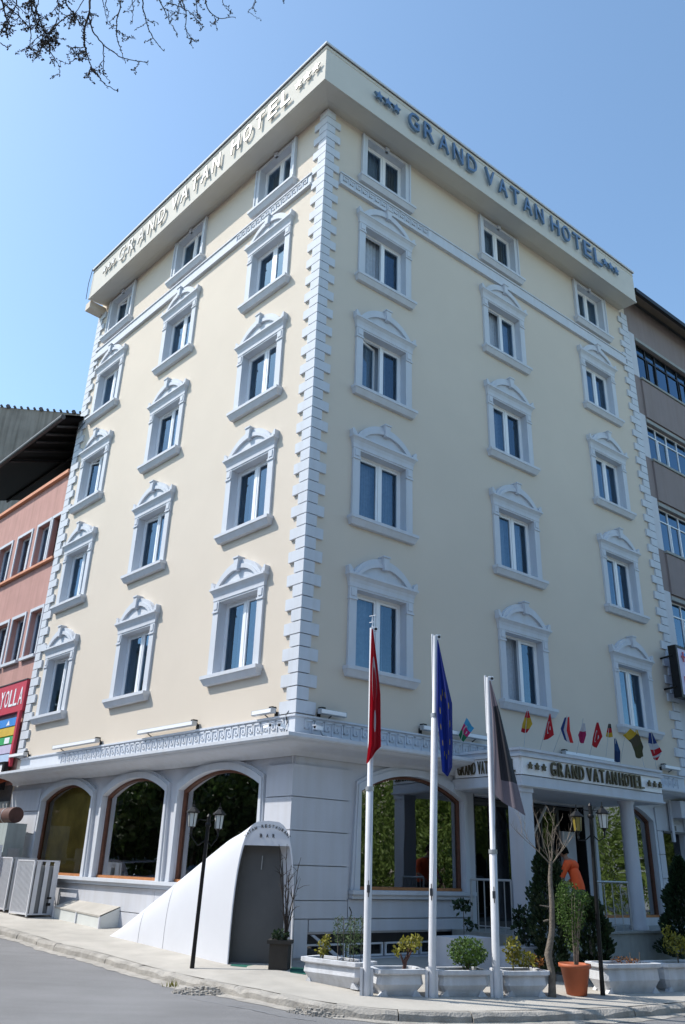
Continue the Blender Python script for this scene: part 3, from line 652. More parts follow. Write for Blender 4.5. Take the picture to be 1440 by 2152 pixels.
# basement window of the right wall
mb = MB(); mb.box(.50, 4.42, .30, .34, .02, .42); mb.build('basement_back', 'dkgrey', hotel, rz=RZ)
for x0, x1 in ((.62, 1.5), (1.56, 2.4), (2.46, 3.3), (3.36, 4.3)):
    mb = MB(); mb.box(x0, x1, .22, .27, .03, .06); mb.box(x0, x1, .22, .27, .22, .25); mb.box(x0, x0 + .03, .22, .27, .06, .22); mb.box(x1 - .03, x1, .22, .27, .06, .22); f = mb.build('basement_window', 'pvc', hotel, rz=RZ)
    mb = MB(); mb.quad((x0 + .03, .25, .06), (x1 - .03, .25, .06), (x1 - .03, .25, .22), (x0 + .03, .25, .22)); mb.build('glass_pane', 'darkglass', f)
mb = MB(); mb.prismy([(.56, .41), (.64, .41), (1.25, .05), (1.14, .05)], .0, .03); mb.build('stair_slope', 'ground', hotel, rz=RZ); mb = MB(); mb.prismy([(4.36, .41), (4.28, .41), (3.7, .05), (3.8, .05)][::-1], .0, .03); mb.build('stair_slope', 'ground', hotel, rz=RZ)
# platform and low walls before the entrance
pf = thing('entrance_platform', tuple(PR(9.6, .6, 0)), 'grey stone clad entrance platform with steps below the canopy columns', 'platform')
def pbox(mb, s0, s1, o0, o1, z0, z1, m='stone', name='platform_block', parent=None):
    q = [rfl(s0, o0), rfl(s0, o1), rfl(s1, o1), rfl(s1, o0)]; c = pf.location
    k = MB(); k.prism([(x - c.x, y - c.y) for x, y in q], z0, z1); return k.build(name, m, pf)
pbox(None, 4.0, 9.6, .0, 1.82, -.35, .46, name='platform_block'); pbox(None, 5.72, 9.62, .0, 1.86, .46, .50, name='coping'); pbox(None, 9.6, 13.2, .0, 1.6, -.35, .45, name='platform_block')
pbox(None, 2.30, 3.15, 1.25, 1.85, -.35, .46, 'ground', 'low_wall'); pbox(None, 3.15, 4.0, 1.86, 2.25, -.35, .33, 'ground', 'low_wall'); pbox(None, 4.0, 4.3, 1.83, 2.2, -.35, .34, 'ground', 'low_wall')
for i, (o1, z1) in enumerate(((2.16, .34), (2.5, .19), (2.84, .04))): pbox(None, 4.31, 5.70, 1.83, o1, -.35, z1, 'stone', 'step')
# railings
def railing(s0, s1, off, z0, z1, n, label, off1=None):
    p_, q_ = PR(s0, off), PR(s1, off if off1 is None else off1)
    t = thing('railing', (p_.x, p_.y, z0), label, 'railing', 'railings beside the hotel entrance', math.atan2(q_.y - p_.y, q_.x - p_.x)); L = (q_ - p_).length; h = z1 - z0
    mb = MB(); mb.tube([(0, 0, h), (L, 0, h)], .022, 8); mb.build('handrail', 'galv', t)
    for i in range(n):
        x = L * i / (n - 1); e = i in (0, n - 1); mb = MB(); mb.tube([(x, 0, 0), (x, 0, h)], .022 if e else .011, 6); mb.build('post' if e else 'baluster', 'galv', t)
    mb = MB(); mb.tube([(0, 0, .1), (L, 0, .1)], .012, 6); mb.build('bottom_rail', 'galv', t)
railing(4.03, 4.24, .52, .46, 1.37, 7, 'grey metal railing in front of the dark door left of the square pillar', 1.36)
railing(6.42, 7.52, 1.7, .50, 1.40, 5, 'grey metal railing between the lamp post and the round column')

# --- floodlight bars, cameras on the hotel
def floodbar(rz, PF, sgn, s0, s1, z, label, armside):
    c = PF(s0 if sgn > 0 else s1, .0, z); t = thing('floodlight', tuple(c), label, 'floodlight', 'light bars above the key pattern frieze', rz); L = abs(s1 - s0)
    mb = MB(); mb.box(0, L, -.20, -.10, -.045, .045); mb.m = 1; mb.box(.01, L - .01, -.21, -.20, -.035, .035); mb.m = 0; mb.box(-.01, 0, -.205, -.095, -.05, .05); mb.box(L, L + .01, -.205, -.095, -.05, .05); mb.build('housing', ['galv', 'white'], t)
    xa = L - .08 if armside > 0 else .08
    mb = MB(); mb.box(xa - .05, xa + .05, -.16, -.05, .045, .085); mb.tube([(xa, -.12, .06), (xa, -.04, .03), (xa, 0.0, -.06)], .018, 6); mb.box(xa - .04, xa + .04, -.02, 0, -.12, .0); mb.build('bracket', 'black', t)
    xb = .3 if armside > 0 else L - .3; 
    mb = MB(); mb.tube([(xb, -.12, -.04), (xb, .0, -.10)], .012, 5); mb.build('stay', 'dkgrey', t)
floodbar(LZ, PL, -1, 7.37, 9.72, 4.21, 'long light bar on the sunlit wall above the golden window', 1)
floodbar(LZ, PL, -1, 3.15, 5.38, 4.22, 'long light bar on the sunlit wall above the gap between the two right arched windows', 1)
floodbar(LZ, PL, -1, .50, 1.10, 4.20, 'short light bar on the sunlit wall beside the corner quoins', 1)
floodbar(LZ, PL, -1, 11.5, 12.5, 4.18, 'short light bar at the far left end of the sunlit wall', 1)
floodbar(RZ, PR, 1, .44, 1.05, 4.20, 'short light bar on the shaded wall beside the corner quoins', -1)
floodbar(RZ, PR, 1, 3.10, 5.05, 4.22, 'long light bar on the shaded wall behind the blue flag', -1)
floodbar(RZ, PR, 1, 7.78, 9.85, 4.20, 'long light bar on the shaded wall behind the small flags of the canopy', -1)
floodbar(RZ, PR, 1, 12.05, 12.8, 4.28, 'short light bar at the far right end of the shaded wall', -1)
def seccam(loc, az, label):
    t = thing('security_camera', loc, label, 'camera', 'security cameras at the hotel corner', az)
    mb = MB(); mb.box(-.035, .035, -.20, .03, -.03, .03); mb.box(-.045, .045, -.23, .05, .03, .04); mb.build('housing', 'white', t)
    mb = MB(); mb.lathe([(.022, -.0), (.022, .012)], (0, -.205, 0), 10); mb.box(-.02, .02, -.205, -.2, -.02, .02); mb.build('lens', 'black', t)
    mb = MB(); mb.tube([(0, .0, -.03), (0, .08, -.10), (0, .22, -.10)], .016, 6); mb.build('bracket', 'galv', t)
seccam(tuple(PL(.62, .22, 3.90)), LZ + 1.35, 'white security camera at the hotel corner pointing along the sunlit wall')
seccam(tuple(PL(.05, .25, 3.84)), LZ + .5, 'white security camera at the hotel corner nearest to the arris, pointing at the street')
seccam(tuple(PR(.42, .22, 3.86)), RZ - 1.2, 'white security camera at the hotel corner on the shaded wall')
cb = thing('camera_cables', tuple(PL(.22, .08, 3.8)), 'loose black cables hanging beside the security cameras', 'cable')
mb = MB(); mb.tube([(0, 0, 0), (.05, -.03, .15), (.02, -.02, .30), (.10, -.03, .42)], .012, 5); mb.tube([(.06, 0, -.02), (.12, -.03, .18), (.10, -.02, .36)], .009, 5); mb.tube([(-.05, 0, 0), (0, -.05, -.1), (.05, -.02, .02)], .009, 5); mb.build('cable', 'black', cb)

# ================================================================== KIOSK (white basement stair cover)
kt = thing('basement_entrance_cover', (0, 0, 0), 'smooth white curved stair cover tapering along the sunlit wall with grey panel front', 'stair cover')
FA, FB = Vector((-.88, -.31, 0)), Vector((.20, -.37, 0))
def ksec(t, n=22):                       # cross-section, t = 0 at the front, 1 at the tip
    out = PL(.44 + 4.0 * t, .80, 0) if t > 0 else FA; wal = PL(.44 + 4.0 * t, .06, 0)
    A = FA.lerp(PL(4.45, .78, 0), t); Bp = FB.lerp(PL(4.6, .30, 0), t) if t > 0 else FB
    if t > 0: k = min(1, t / .14); Bp = FB.lerp(PL(.30 + 4.2 * t, .03, 0), k)
    h = 2.20 * (1 - t) ** .96 + .02; z0 = min(gz(A.x, A.y), gz(Bp.x, Bp.y)) - .03; pts = []
    for i in range(n + 1):
        a = math.pi * i / n; ex = .54; cx = math.copysign(abs(math.cos(a)) ** ex, math.cos(a)); sz = abs(math.sin(a)) ** .72
        u = .5 - .5 * cx; p = A.lerp(Bp, u); pts.append((p.x, p.y, z0 + (h + .03) * sz))
    return pts
mb = MB(); mb.smooth = True; NS = 40; secs = [ksec(i / NS) for i in range(NS + 1)]; n = len(secs[0])
mb.add([p for s_ in secs for p in s_], [(i * n + k, i * n + k + 1, (i + 1) * n + k + 1, (i + 1) * n + k) for i in range(NS) for k in range(n - 1)])
mb.build('shell', 'kiosk', kt)
for t in (.50, .72):
    mb = MB(); a1 = ksec(t); b1 = ksec(t + .0022)
    mb.strip([(x * 1.0, y - .004, z + .004) for x, y, z in a1[:15]], [(x, y - .004, z + .004) for x, y, z in b1[:15]]); mb.build('shell_joint', 'joint', kt)
f0 = ksec(0); fc = sum((Vector(p) for p in f0), Vector()) / len(f0)
def shrink(P, k, dy): return [((p[0] - fc.x) * k + fc.x, p[1] + dy, (p[2] - 0) * k) for p in P]
ins = shrink(f0, .965, .0); mb = MB(); mb.strip([(x, y - .012, z) for x, y, z in f0], [(x, y - .012, z) for x, y, z in ins]); mb.strip(f0, [(x, y - .012, z) for x, y, z in f0]); mb.build('front_rim', 'kiosk', kt)
zt = 1.80
top = [p for p in ins if p[2] > zt]; 
def xat(P, z, side):
    L = P[:len(P) // 2 + 1] if side == 0 else P[len(P) // 2:][::-1]
    for a, b in zip(L, L[1:]):
        if a[2] <= z <= b[2]: t = (z - a[2]) / (b[2] - a[2] + 1e-9); return (a[0] + (b[0] - a[0]) * t, a[1] + (b[1] - a[1]) * t)
l0, r0 = xat(ins, zt, 0), xat(ins, zt, 1)
mb = MB(); lun = [(l0[0], l0[1] - .01, zt)] + [(x, y - .01, z) for x, y, z in top] + [(r0[0], r0[1] - .01, zt)]; mb.add(lun, [tuple(range(len(lun)))]); mb.add([(x, y + .1, z) for x, y, z in (lun[0], lun[-1])] + [lun[0], lun[-1]], [(0, 1, 3, 2)]); mb.build('lunette_panel', 'kiosk', kt)
low = [p for p in ins[:len(ins) // 2] if p[2] <= zt] + [(l0[0], l0[1], zt), (r0[0], r0[1], zt)] + [p for p in ins[len(ins) // 2:] if p[2] <= zt]
mb = MB(); mb.add([(x, y + .22, z) for x, y, z in low], [tuple(range(len(low)))]); mb.strip([(x, y + .22, z) for x, y, z in low], [(x, y - .01, z) for x, y, z in low]); mb.build('grey_panel', 'kgrey', kt)
for x, z0, z1 in ((-.44, 1.42, 1.64), (-.10, 1.35, 1.68)): mb = MB(); mb.tube([(x, fc.y + .18, z0), (x + .01, fc.y + .17, z1)], .009, 5); mb.build('pull_handle', 'galv', kt)
cx0 = (l0[0] + r0[0]) / 2; kang = math.atan2(FB.y - FA.y, FB.x - FA.x)
tx = 'VATAN RESTAURANT'
for i, ch in enumerate(tx):
    if ch == ' ': continue
    a = math.pi * (.86 - .72 * i / (len(tx) - 1)); rx, rz_ = .40, .27; me = letter_mesh(ch, .034, .052, .006, 'black')
    x = cx0 + rx * math.cos(a); o = link('letter', me, kt, (x, fc.y - .016 + (x - cx0) * math.tan(kang), zt + .02 + rz_ * math.sin(a)), (0, -(a - math.pi / 2) * .8, kang))
for i, ch in enumerate('BAR'):
    me = letter_mesh(ch, .04, .058, .006, 'black'); x = cx0 - .11 + .11 * i; link('letter', me, kt, (x, fc.y - .016 + (x - cx0) * math.tan(kang), zt + .13), kang)
mb = MB(); q = [(-.84, -.42), (.42, -.5), (.55, -.2), (-.8, -.25)]; z = gz(0, -.4) + .006; mb.add([(-.80, -.46, gz(-.8, -.46) + .006), (.50, -.98, gz(.50, -.98) + .006), (.40, -.35, gz(.4, -.35) + .007), (-.8, -.28, gz(-.8, -.28) + .007)], [(0, 1, 2, 3)]); mb.build('entrance_mat', 'carpet', None); tag(bpy.data.objects['entrance_mat'], 'thin green mat lying before the grey panel of the stair cover', 'mat')

# light well cover left of the tip
lw = thing('light_well_cover', tuple(PL(6.5, .0, .22)), 'low basement light well with cream metal frame and sloping top', 'light well', None, LZ)
mb = MB(); mb.add([(-1.15, -.0, .42), (1.0, -.0, .37), (1.0, -.46, .20), (-1.15, -.46, .28)], [(0, 1, 2, 3)]); mb.add([(-1.15, -.0, .40), (1.0, -.0, .35), (1.0, -.46, .17), (-1.15, -.46, .25)], [(0, 1, 2, 3)]); mb.add([(-1.15, -.46, .28), (1.0, -.46, .20), (1.0, -.46, .17), (-1.15, -.46, .25)], [(0, 1, 2, 3)]); mb.build('top_sheet', 'pave', lw)
mb = MB()
for x, t in ((-1.15, .27), (-.05, .22), (1.0, .18)): mb.box(x - .02, x + .02, -.47, -.43, -.12, t)
mb.box(-1.15, 1.0, -.47, -.43, -.10, -.05); mb.build('frame', 'whitemetal', lw)
mb = MB(); mb.quad((-1.13, -.445, -.06), (.98, -.445, -.10), (.98, -.445, .18), (-1.13, -.445, .25)); mb.quad((1.0, -.44, -.1), (1.0, 0, -.1), (1.0, 0, .35), (1.0, -.44, .18)); mb.build('glass_pane', 'lampglass', lw)

# ================================================================== LAMP POSTS
def lantern_parts(t, x, y, z, glassm='lampglass'):
    mb = MB(); mb.lathe([(.02, 0), (.055, .02), (.075, .24), (.12, .245), (.12, .255), (.06, .31), (.03, .335), (.03, .36), (.008, .37), (.008, .43), (0, .44)], (x, y, z), 6); mb.smooth = False
    mb.lathe([(.0, -.10), (.018, -.09), (.012, -.05), (.03, 0.0)], (x, y, z), 6); l = mb.build('lantern', 'black', t)
    mb = MB(); mb.lathe([(.052, .022), (.072, .235)], (x, y, z), 6)
    for k in range(6):
        pass
    # frosted panes sit just outside the core, bars over the edges
    mb = MB(); mb.lathe([(.060, .024), (.080, .236)], (x, y, z), 6); mb.build('glass_pane', glassm, l)
    mb = MB()
    for k in range(6):
        a = 2 * math.pi * k / 6; mb.tube([(x + .063 * math.cos(a), y + .063 * math.sin(a), z + .02), (x + .083 * math.cos(a), y + .083 * math.sin(a), z + .24)], .006, 4)
    mb.build('lantern_bar', 'black', l)
def lamppost(base, top, arms, label, glassm=('lampglass', 'lampglass')):
    t = thing('lamp_post', base, label, 'lamp post', 'black lantern lamp posts'); tp = Vector(top) - Vector(base)
    mb = MB(); mb.tube([(0, 0, -.05), (tp.x * .12, tp.y * .12, tp.z * .12), tuple(tp)], [.038, .034, .030], 10); mb.tube([tuple(tp), tuple(tp + Vector((0, 0, .04)))], [.042, .02], 10); mb.lathe([(.04, 0), (.05, .01), (.05, .05), (.04, .06)], tuple(tp * .93), 10); mb.build('pole', 'black', t)
    for (dx, dy, dz), g in zip(arms, glassm):
        mb = MB(); e = tp + Vector((dx, dy, dz))
        mb.tube([tuple(tp * .84), tuple(tp * .84 + Vector((dx * .5, dy * .5, -.10))), tuple(e + Vector((0, 0, -.12))), tuple(e)], .011, 6); mb.tube([tuple(tp * .97), tuple(tp * .97 + Vector((dx * .6, dy * .6, .02))), tuple(e + Vector((0, 0, -.02)))], .009, 6); mb.build('arm', 'black', t)
        lantern_parts(t, e.x, e.y, e.z, g)
lamppost((-1.35, -.77, gz(-1.35, -.77)), (-1.30, -.76, 2.22), ((-.27, -.05, -.19), (.17, .03, -.21)), 'black lamp post with two lanterns before the white stair cover')
lamppost((5.06, -.70, gz(5.06, -.7)), (5.12, -.71, 2.56), ((-.24, -.02, -.42), (.20, .03, -.36)), 'black lamp post with two lanterns beside the terracotta pot', ('amber', 'lampglass'))

# ================================================================== FLAG POLES AND FLAGS
def pole(base, top, r0, label, joints):
    t = thing('flagpole', base, label, 'flagpole', 'white flagpoles on the pavement edge'); d = Vector(top) - Vector(base); u = d.normalized()
    pts = [Vector((0, 0, 0))]; rs = [r0]; cur = r0
    for k in joints: pts += [d * k, d * (k + .003)]; rs += [cur, cur * .74]; cur *= .74
    pts.append(d); rs.append(cur); mb = MB(); mb.tube(pts, rs, 14); mb.build('pole', 'whitemetal', t)
    for k in joints:
        mb = MB(); mb.lathe([(r0 * 1.15, -.03), (r0 * 1.15, .03)], tuple(d * k), 12); mb.build('collar', 'galv', t)
    for s_ in (-1, 1):
        mb = MB(); a = .55; x, y = s_ * .085 * math.cos(a), s_ * .085 * math.sin(a) * .6; mb.box(x - .02, x + .02, y - .03, y + .03, -.02, .34); mb.build('support_plate', 'whitemetal', t)
    mb = MB(); mb.box(-.012, .03, -r0 - .05, -r0, 1.30, 1.40); mb.tube([(.01, -r0 - .045, 1.24), (.01, -r0 - .045, 1.46)], .008, 5); mb.build('cleat', 'dkgrey', t)
    mb = MB(); mb.tube([(0.02, -r0 - .01, 1.35), tuple(d * .55 + Vector((.045, -.03, 0))), tuple(d * .99 + Vector((.05, -.02, 0)))], .004, 4, cap=False); mb.build('halyard', 'whitemetal', t)
    mb = MB(); mb.box(.0, .085, -.02, .02, -.05, .02); mb.tube([(.06, -.02, -.02), (.06, .02, -.02)], .025, 8); mb.build('pulley', 'pvc', t, tuple(d)); return t
P1, P2, P3 = (1.50, -2.32, -.13), (2.41, -2.06, -.15), (3.36, -1.63, -.165)
p1 = pole(P1, (1.50, -2.32, 5.12), .055, 'white flagpole carrying the long red flag, first from the left', (.52,)); p2 = pole(P2, (2.545, -2.06, 5.07), .056, 'white flagpole carrying the blue flag, second from the left', (.75,)); p3 = pole(P3, (3.43, -1.64, 4.48), .058, 'white flagpole carrying the grey flag, third from the left', (.42,))
mb = MB(); mb.tube([(0, 0, 0), (0, 0, .22)], .009, 6); mb.tube([(-.05, 0, .09), (.04, 0, .11)], .008, 5); mb.tube([(-.05, 0, .2), (.05, 0, .22)], .008, 5); mb.build('finial', 'pvc', p1, (0, 0, 5.25))
mb = MB(); mb.tube([(-.045, 0, -.9), (-.045, 0, .05)], .018, 8); mb.build('upper_tube', 'whitemetal', p2, (.13, 0, 5.2)); mb = MB(); mb.tube([(-.05, 0, -.9), (-.05, 0, .05)], .018, 8); mb.build('upper_tube', 'whitemetal', p3, (.07, 0, 4.63))

def flagmat(name, fn):                    # cloth colours are printed on: fn builds a colour from UV
    m = bpy.data.materials.new(name); m.use_nodes = True; t = m.node_tree; b = t.nodes['Principled BSDF']; b.inputs['Roughness'].default_value = .75
    uv = t.nodes.new('ShaderNodeUVMap'); sp = t.nodes.new('ShaderNodeSeparateXYZ'); t.links.new(uv.outputs[0], sp.inputs[0])
    col = fn(t, sp.outputs[0], sp.outputs[1]); t.links.new(col, b.inputs['Base Color'])
    tl = t.nodes.new('ShaderNodeBsdfTranslucent'); mx = t.nodes.new('ShaderNodeMixShader'); mx.inputs[0].default_value = .35; t.links.new(col, tl.inputs[0])
    o = t.nodes['Material Output']; t.links.new(b.outputs[0], mx.inputs[1]); t.links.new(tl.outputs[0], mx.inputs[2]); t.links.new(mx.outputs[0], o.inputs[0]); M[name] = m
def rgb(t, c): n = t.nodes.new('ShaderNodeRGB'); n.outputs[0].default_value = (*c, 1); return n.outputs[0]
def mth(t, op, a, b=None, c=None):
    n = t.nodes.new('ShaderNodeMath'); n.operation = op
    for i, v in enumerate((a, b, c)):
        if v is None: continue
        if isinstance(v, (int, float)): n.inputs[i].default_value = v
        else: t.links.new(v, n.inputs[i])
    return n.outputs[0]
def mixc(t, f, a, b):
    n = t.nodes.new('ShaderNodeMix'); n.data_type = 'RGBA'; t.links.new(f, n.inputs['Factor']); t.links.new(a, n.inputs['A']); t.links.new(b, n.inputs['B']); return n.outputs['Result']
def circ(t, u, v, cu, cv, r, asp=1.0):
    du = mth(t, 'MULTIPLY', mth(t, 'SUBTRACT', u, cu), asp); dv = mth(t, 'SUBTRACT', v, cv)
    return mth(t, 'LESS_THAN', mth(t, 'ADD', mth(t, 'MULTIPLY', du, du), mth(t, 'MULTIPLY', dv, dv)), r * r)
def stripes(cols, vert=False):
    def fn(t, u, v):
        x = v if not vert else u; out = rgb(t, cols[0])
        for i in range(1, len(cols)): out = mixc(t, mth(t, 'GREATER_THAN', x, i / len(cols)), out, rgb(t, cols[i]))
        return out
    return fn
RED, WHT, BLU, GRN, YEL, BLK = (.36, .006, .015), (.42, .42, .45), (.01, .03, .14), (.015, .14, .06), (.42, .27, .02), (.01, .01, .012)
def crescent(bg_, extra=None):
    def fn(t, u, v):
        out = bg_(t, u, v) if callable(bg_) else rgb(t, bg_)
        a = circ(t, u, v, .36, .5, .25, 1.5); b = circ(t, u, v, .40, .5, .20, 1.5); s_ = circ(t, u, v, .62, .5, .09, 1.5)
        k = mth(t, 'MAXIMUM', mth(t, 'MULTIPLY', a, mth(t, 'SUBTRACT', 1.0, b)), s_); return mixc(t, k, out, rgb(t, WHT))
    return fn
def starsring(t, u, v):
    out = rgb(t, (.006, .022, .20))
    for k in range(12):
        a = k * math.pi / 6; out = mixc(t, circ(t, u, v, .5 + .2 * math.cos(a), .5 + .3 * math.sin(a), .03, 1.5), out, rgb(t, (.25, .20, .03)))
    return out
def greyflag(t, u, v):
    k = mth(t, 'LESS_THAN', mth(t, 'ABSOLUTE', mth(t, 'SUBTRACT', v, .55)), .26); k2 = mth(t, 'GREATER_THAN', u, .30)
    return mixc(t, mth(t, 'MULTIPLY', k, k2), rgb(t, (.20, .17, .20)), rgb(t, (.035, .036, .045)))
flagmat('flag_turkey', crescent(RED)); flagmat('flag_eu', starsring); flagmat('flag_grey', greyflag)
flagmat('flag_azeri', crescent(stripes([GRN, (.45, .02, .12), (.05, .3, .5)]))); flagmat('flag_spain', stripes([RED, YEL, YEL, RED])); flagmat('flag_tricolour', stripes([BLU, WHT, (.5, .02, .02)], True))
flagmat('flag_plum', stripes([(.28, .01, .07), (.28, .01, .07), WHT], False)); flagmat('flag_germany', stripes([YEL, RED, BLK])); flagmat('flag_china', crescent(RED)); flagmat('flag_navy', stripes([(.012, .035, .10), (.02, .06, .16)]))
flagmat('flag_lithuania', stripes([(.05, .05, .02), (.06, .05, .03), YEL])); flagmat('flag_usa', stripes([RED, WHT, RED, WHT, BLU, BLU])); 
def cloth(name, m, left, right, label, folds=3, amp=.05, group=None, nx=14, ny=40, cat_='flag', parent=None, ydir=(0, -1, 0), uvr=False):
    # left, right: polylines top to bottom; the cloth hangs between them with folds
    def samp(P, t): 
        k = t * (len(P) - 1); i = min(int(k), len(P) - 2); return Vector(P[i]).lerp(Vector(P[i + 1]), k - i)
    vs = []; uvs = []; yd = Vector(ydir)
    for j in range(ny + 1):
        t = j / ny; a, b = samp(left, t), samp(right, t)
        for i in range(nx + 1):
            s_ = i / nx; p = a.lerp(b, s_); w = min(1, (b - a).length * 4); p = p + yd * amp * w * math.sin(s_ * math.pi * folds + t * 1.7) + Vector((0, 0, -.02 * w * math.sin(s_ * math.pi)))
            vs.append(tuple(p)); uvs.append((t if uvr else s_, (1 - s_) if uvr else 1 - t))
    o0 = Vector(left[0]); me = bpy.data.meshes.new(name); fs = [(j * (nx + 1) + i, j * (nx + 1) + i + 1, (j + 1) * (nx + 1) + i + 1, (j + 1) * (nx + 1) + i) for j in range(ny) for i in range(nx)]
    if parent: o0 = Vector(parent.location)
    me.from_pydata([tuple(Vector(v) - o0) for v in vs], [], fs); ul = me.uv_layers.new(name='UVMap')
    for li, l in enumerate(me.loops): ul.data[li].uv = uvs[l.vertex_index]
    me.polygons.foreach_set('use_smooth', [True] * len(fs)); me.materials.append(M[m]); me.update()
    if parent: return link(name, me, parent)
    o = link(name, me, None, tuple(o0)); return tag(o, label, cat_, group)
A_ = lambda P, pts, dy=0: [tuple(at(u, v, (P[0], P[1] + dy))) for u, v in pts]
cloth('flag', 'flag_turkey', A_(P1, [(781, 1322), (778, 1400), (777, 1475), (775, 1560), (770, 1606)], -.09), A_(P1, [(784, 1322), (793, 1392), (800, 1460), (801, 1570), (788, 1582)], -.09), 'long red flag with white crescent hanging folded on the first flagpole', 4, .05, uvr=True)
cloth('flag', 'flag_eu', A_(P2, [(919, 1345), (918, 1420), (917, 1497), (924, 1560), (929, 1622), (938, 1630)], -.08), A_(P2, [(921, 1345), (936, 1415), (951, 1478), (952, 1560), (951, 1612), (942, 1632)], -.08), 'long dark blue flag with yellow stars hanging on the second flagpole', 3, .06, uvr=True)
cloth('flag', 'flag_grey', A_(P3, [(1028, 1430), (1034, 1500), (1037, 1580), (1038, 1640), (1040, 1672)], -.09), A_(P3, [(1031, 1430), (1052, 1500), (1072, 1580), (1092, 1660), (1106, 1714)], -.09), 'grey flag with a wide dark band hanging slanted on the third flagpole', 3, .07)

# small flags on sticks along the canopy
G_SF = 'small country flags on the canopy edge'
def small_flag(base, tip, m, L, Rt, label):
    b0 = at(base[0], base[1], SFP(base[0])); t0 = at(tip[0], tip[1], SFP(base[0]))
    t = thing('small_flag', tuple(b0), label, 'small flag', G_SF); mb = MB(); mb.tube([(0, 0, 0), tuple(t0 - b0)], .007, 5); mb.build('stick', 'galv', t)
    P = SFP(base[0]); cloth('cloth', m, [tuple(at(u, v, P)) for u, v in L], [tuple(at(u, v, P)) for u, v in Rt], '', 2, .035, parent=t, nx=8, ny=12, uvr=False)
def SFP(u):
    # point above the canopy front edge seen at image column u
    best = min((abs((u - 1102) / (1388 - 1102) - k / 40), k / 40) for k in range(-20, 41))[1]
    if u < 1102: v = PR(4.18, .35); return (v.x, v.y)
    s_ = 4.3 + 4.9 * ((u - 1102) / 286) ** 1.0; v = PR(s_, 1.70); return (v.x, v.y)
small_flag((958, 1602), (981, 1508), 'flag_azeri', [(981, 1508), (964, 1545)], [(997, 1530), (974, 1560)], 'small red and green flag alone at the left end of the canopy')
small_flag((1101, 1576), (1109, 1490), 'flag_spain', [(1107, 1494), (1098, 1522), (1095, 1538)], [(1111, 1494), (1119, 1522), (1108, 1540)], 'small red flag with yellow edge at the canopy corner')
small_flag((1135, 1577), (1156, 1497), 'flag_turkey', [(1154, 1500), (1148, 1530), (1142, 1556)], [(1157, 1500), (1162, 1530), (1164, 1545)], 'small all red flag with white crescent, second along the canopy')
small_flag((1163, 1581), (1192, 1504), 'flag_tricolour', [(1187, 1508), (1178, 1532), (1186, 1555)], [(1197, 1506), (1198, 1535), (1205, 1562)], 'small blue white and red flag, third along the canopy')
small_flag((1212, 1584), (1226, 1510), 'flag_plum', [(1225, 1520), (1215, 1545), (1219, 1561)], [(1230, 1520), (1232, 1545), (1227, 1562)], 'small dark plum flag, fourth along the canopy')
small_flag((1240, 1588), (1256, 1514), 'flag_china', [(1254, 1518), (1246, 1550), (1244, 1566)], [(1258, 1518), (1266, 1548), (1254, 1572)], 'small red flag hanging to a long point, fifth along the canopy')
small_flag((1274, 1590), (1281, 1518), 'flag_germany', [(1279, 1521), (1273, 1548)], [(1284, 1521), (1288, 1549)], 'small black red and yellow flag above the light bar')
small_flag((1293, 1604), (1294, 1550), 'flag_navy', [(1291, 1552), (1291, 1600)], [(1295, 1552), (1304, 1580), (1303, 1602)], 'small navy blue flag hanging straight beside the end of the light bar')
small_flag((1303, 1608), (1316, 1535), 'flag_lithuania', [(1309, 1545), (1326, 1562), (1338, 1592)], [(1325, 1531), (1345, 1548), (1352, 1590)], 'small yellow and dark green flag blown over to the left')
small_flag((1355, 1614), (1337, 1532), 'flag_lithuania', [(1336, 1534), (1331, 1570), (1336, 1592)], [(1340, 1534), (1352, 1570), (1347, 1594)], 'small dark brown flag hanging in a long drop below the last window')
small_flag((1380, 1616), (1369, 1538), 'flag_usa', [(1364, 1540), (1362, 1562), (1371, 1590), (1374, 1596)], [(1371, 1540), (1381, 1562), (1391, 1580), (1382, 1598)], 'small white blue and red flag, last along the canopy')

# ================================================================== PLANTERS
def planter(a, b, h, w, label, low=True, flare=.05):
    a = Vector(a); b = Vector(b); d = (b - a); L = d.length; ang = math.atan2(d.y, d.x); c = (a + b) / 2; z = gz(c.x, c.y) - .005
    t = thing('planter', (c.x, c.y, z), label, 'planter', 'white concrete planters along the kerb', ang); H = L / 2
    def rectr(hx, y0, y1, z_, cr): return [(-hx + cr, y0, z_), (hx - cr, y0, z_), (hx, y0 + cr, z_), (hx, y1 - cr, z_), (hx - cr, y1, z_), (-hx + cr, y1, z_), (-hx, y1 - cr, z_), (-hx, y0 + cr, z_)]
    R1 = [rectr(H - .10, .06, w - .06, 0, .03), rectr(H - .07, .03, w - .03, .07, .04), rectr(H - .0, -.02, w + .02, h * .45, .05), rectr(H - .015, -.005, w + .005, h - .07, .05)]
    mb = MB()
    for p, q in zip(R1, R1[1:]): mb.strip(p, q, True)
    mb.add(R1[0], [tuple(range(8))]); mb.build('trough', 'planter', t)
    R2 = [rectr(H + .0, -.02, w + .02, h - .07, .05), rectr(H + .035, -.055, w + .055, h - .05, .05), rectr(H + .035, -.055, w + .055, h, .05), rectr(H - .04, .02, w - .02, h, .04), rectr(H - .05, .03, w - .03, h - .06, .04)]
    mb = MB()
    for p, q in zip(R2, R2[1:]): mb.strip(p, q, True)
    mb.build('rim', 'planter', t)
    mb = MB(); mb.add(rectr(H - .045, .025, w - .025, h - .035, .04), [tuple(range(8))]); mb.build('soil', 'soil', t)
    for sx in (-1, 1):
        for y in (.02, w - .10):
            mb = MB(); mb.prismy([(sx * (H - .16), 0), (sx * (H - .02), 0), (sx * (H - .12), .10)][::sx], y, y + .08); mb.build('foot', 'planter', t)
    return t
planter((.50, -1.50), (1.37, -2.10), .34, .40, 'longest cracked white planter at the kerb corner, left of the first flagpole')
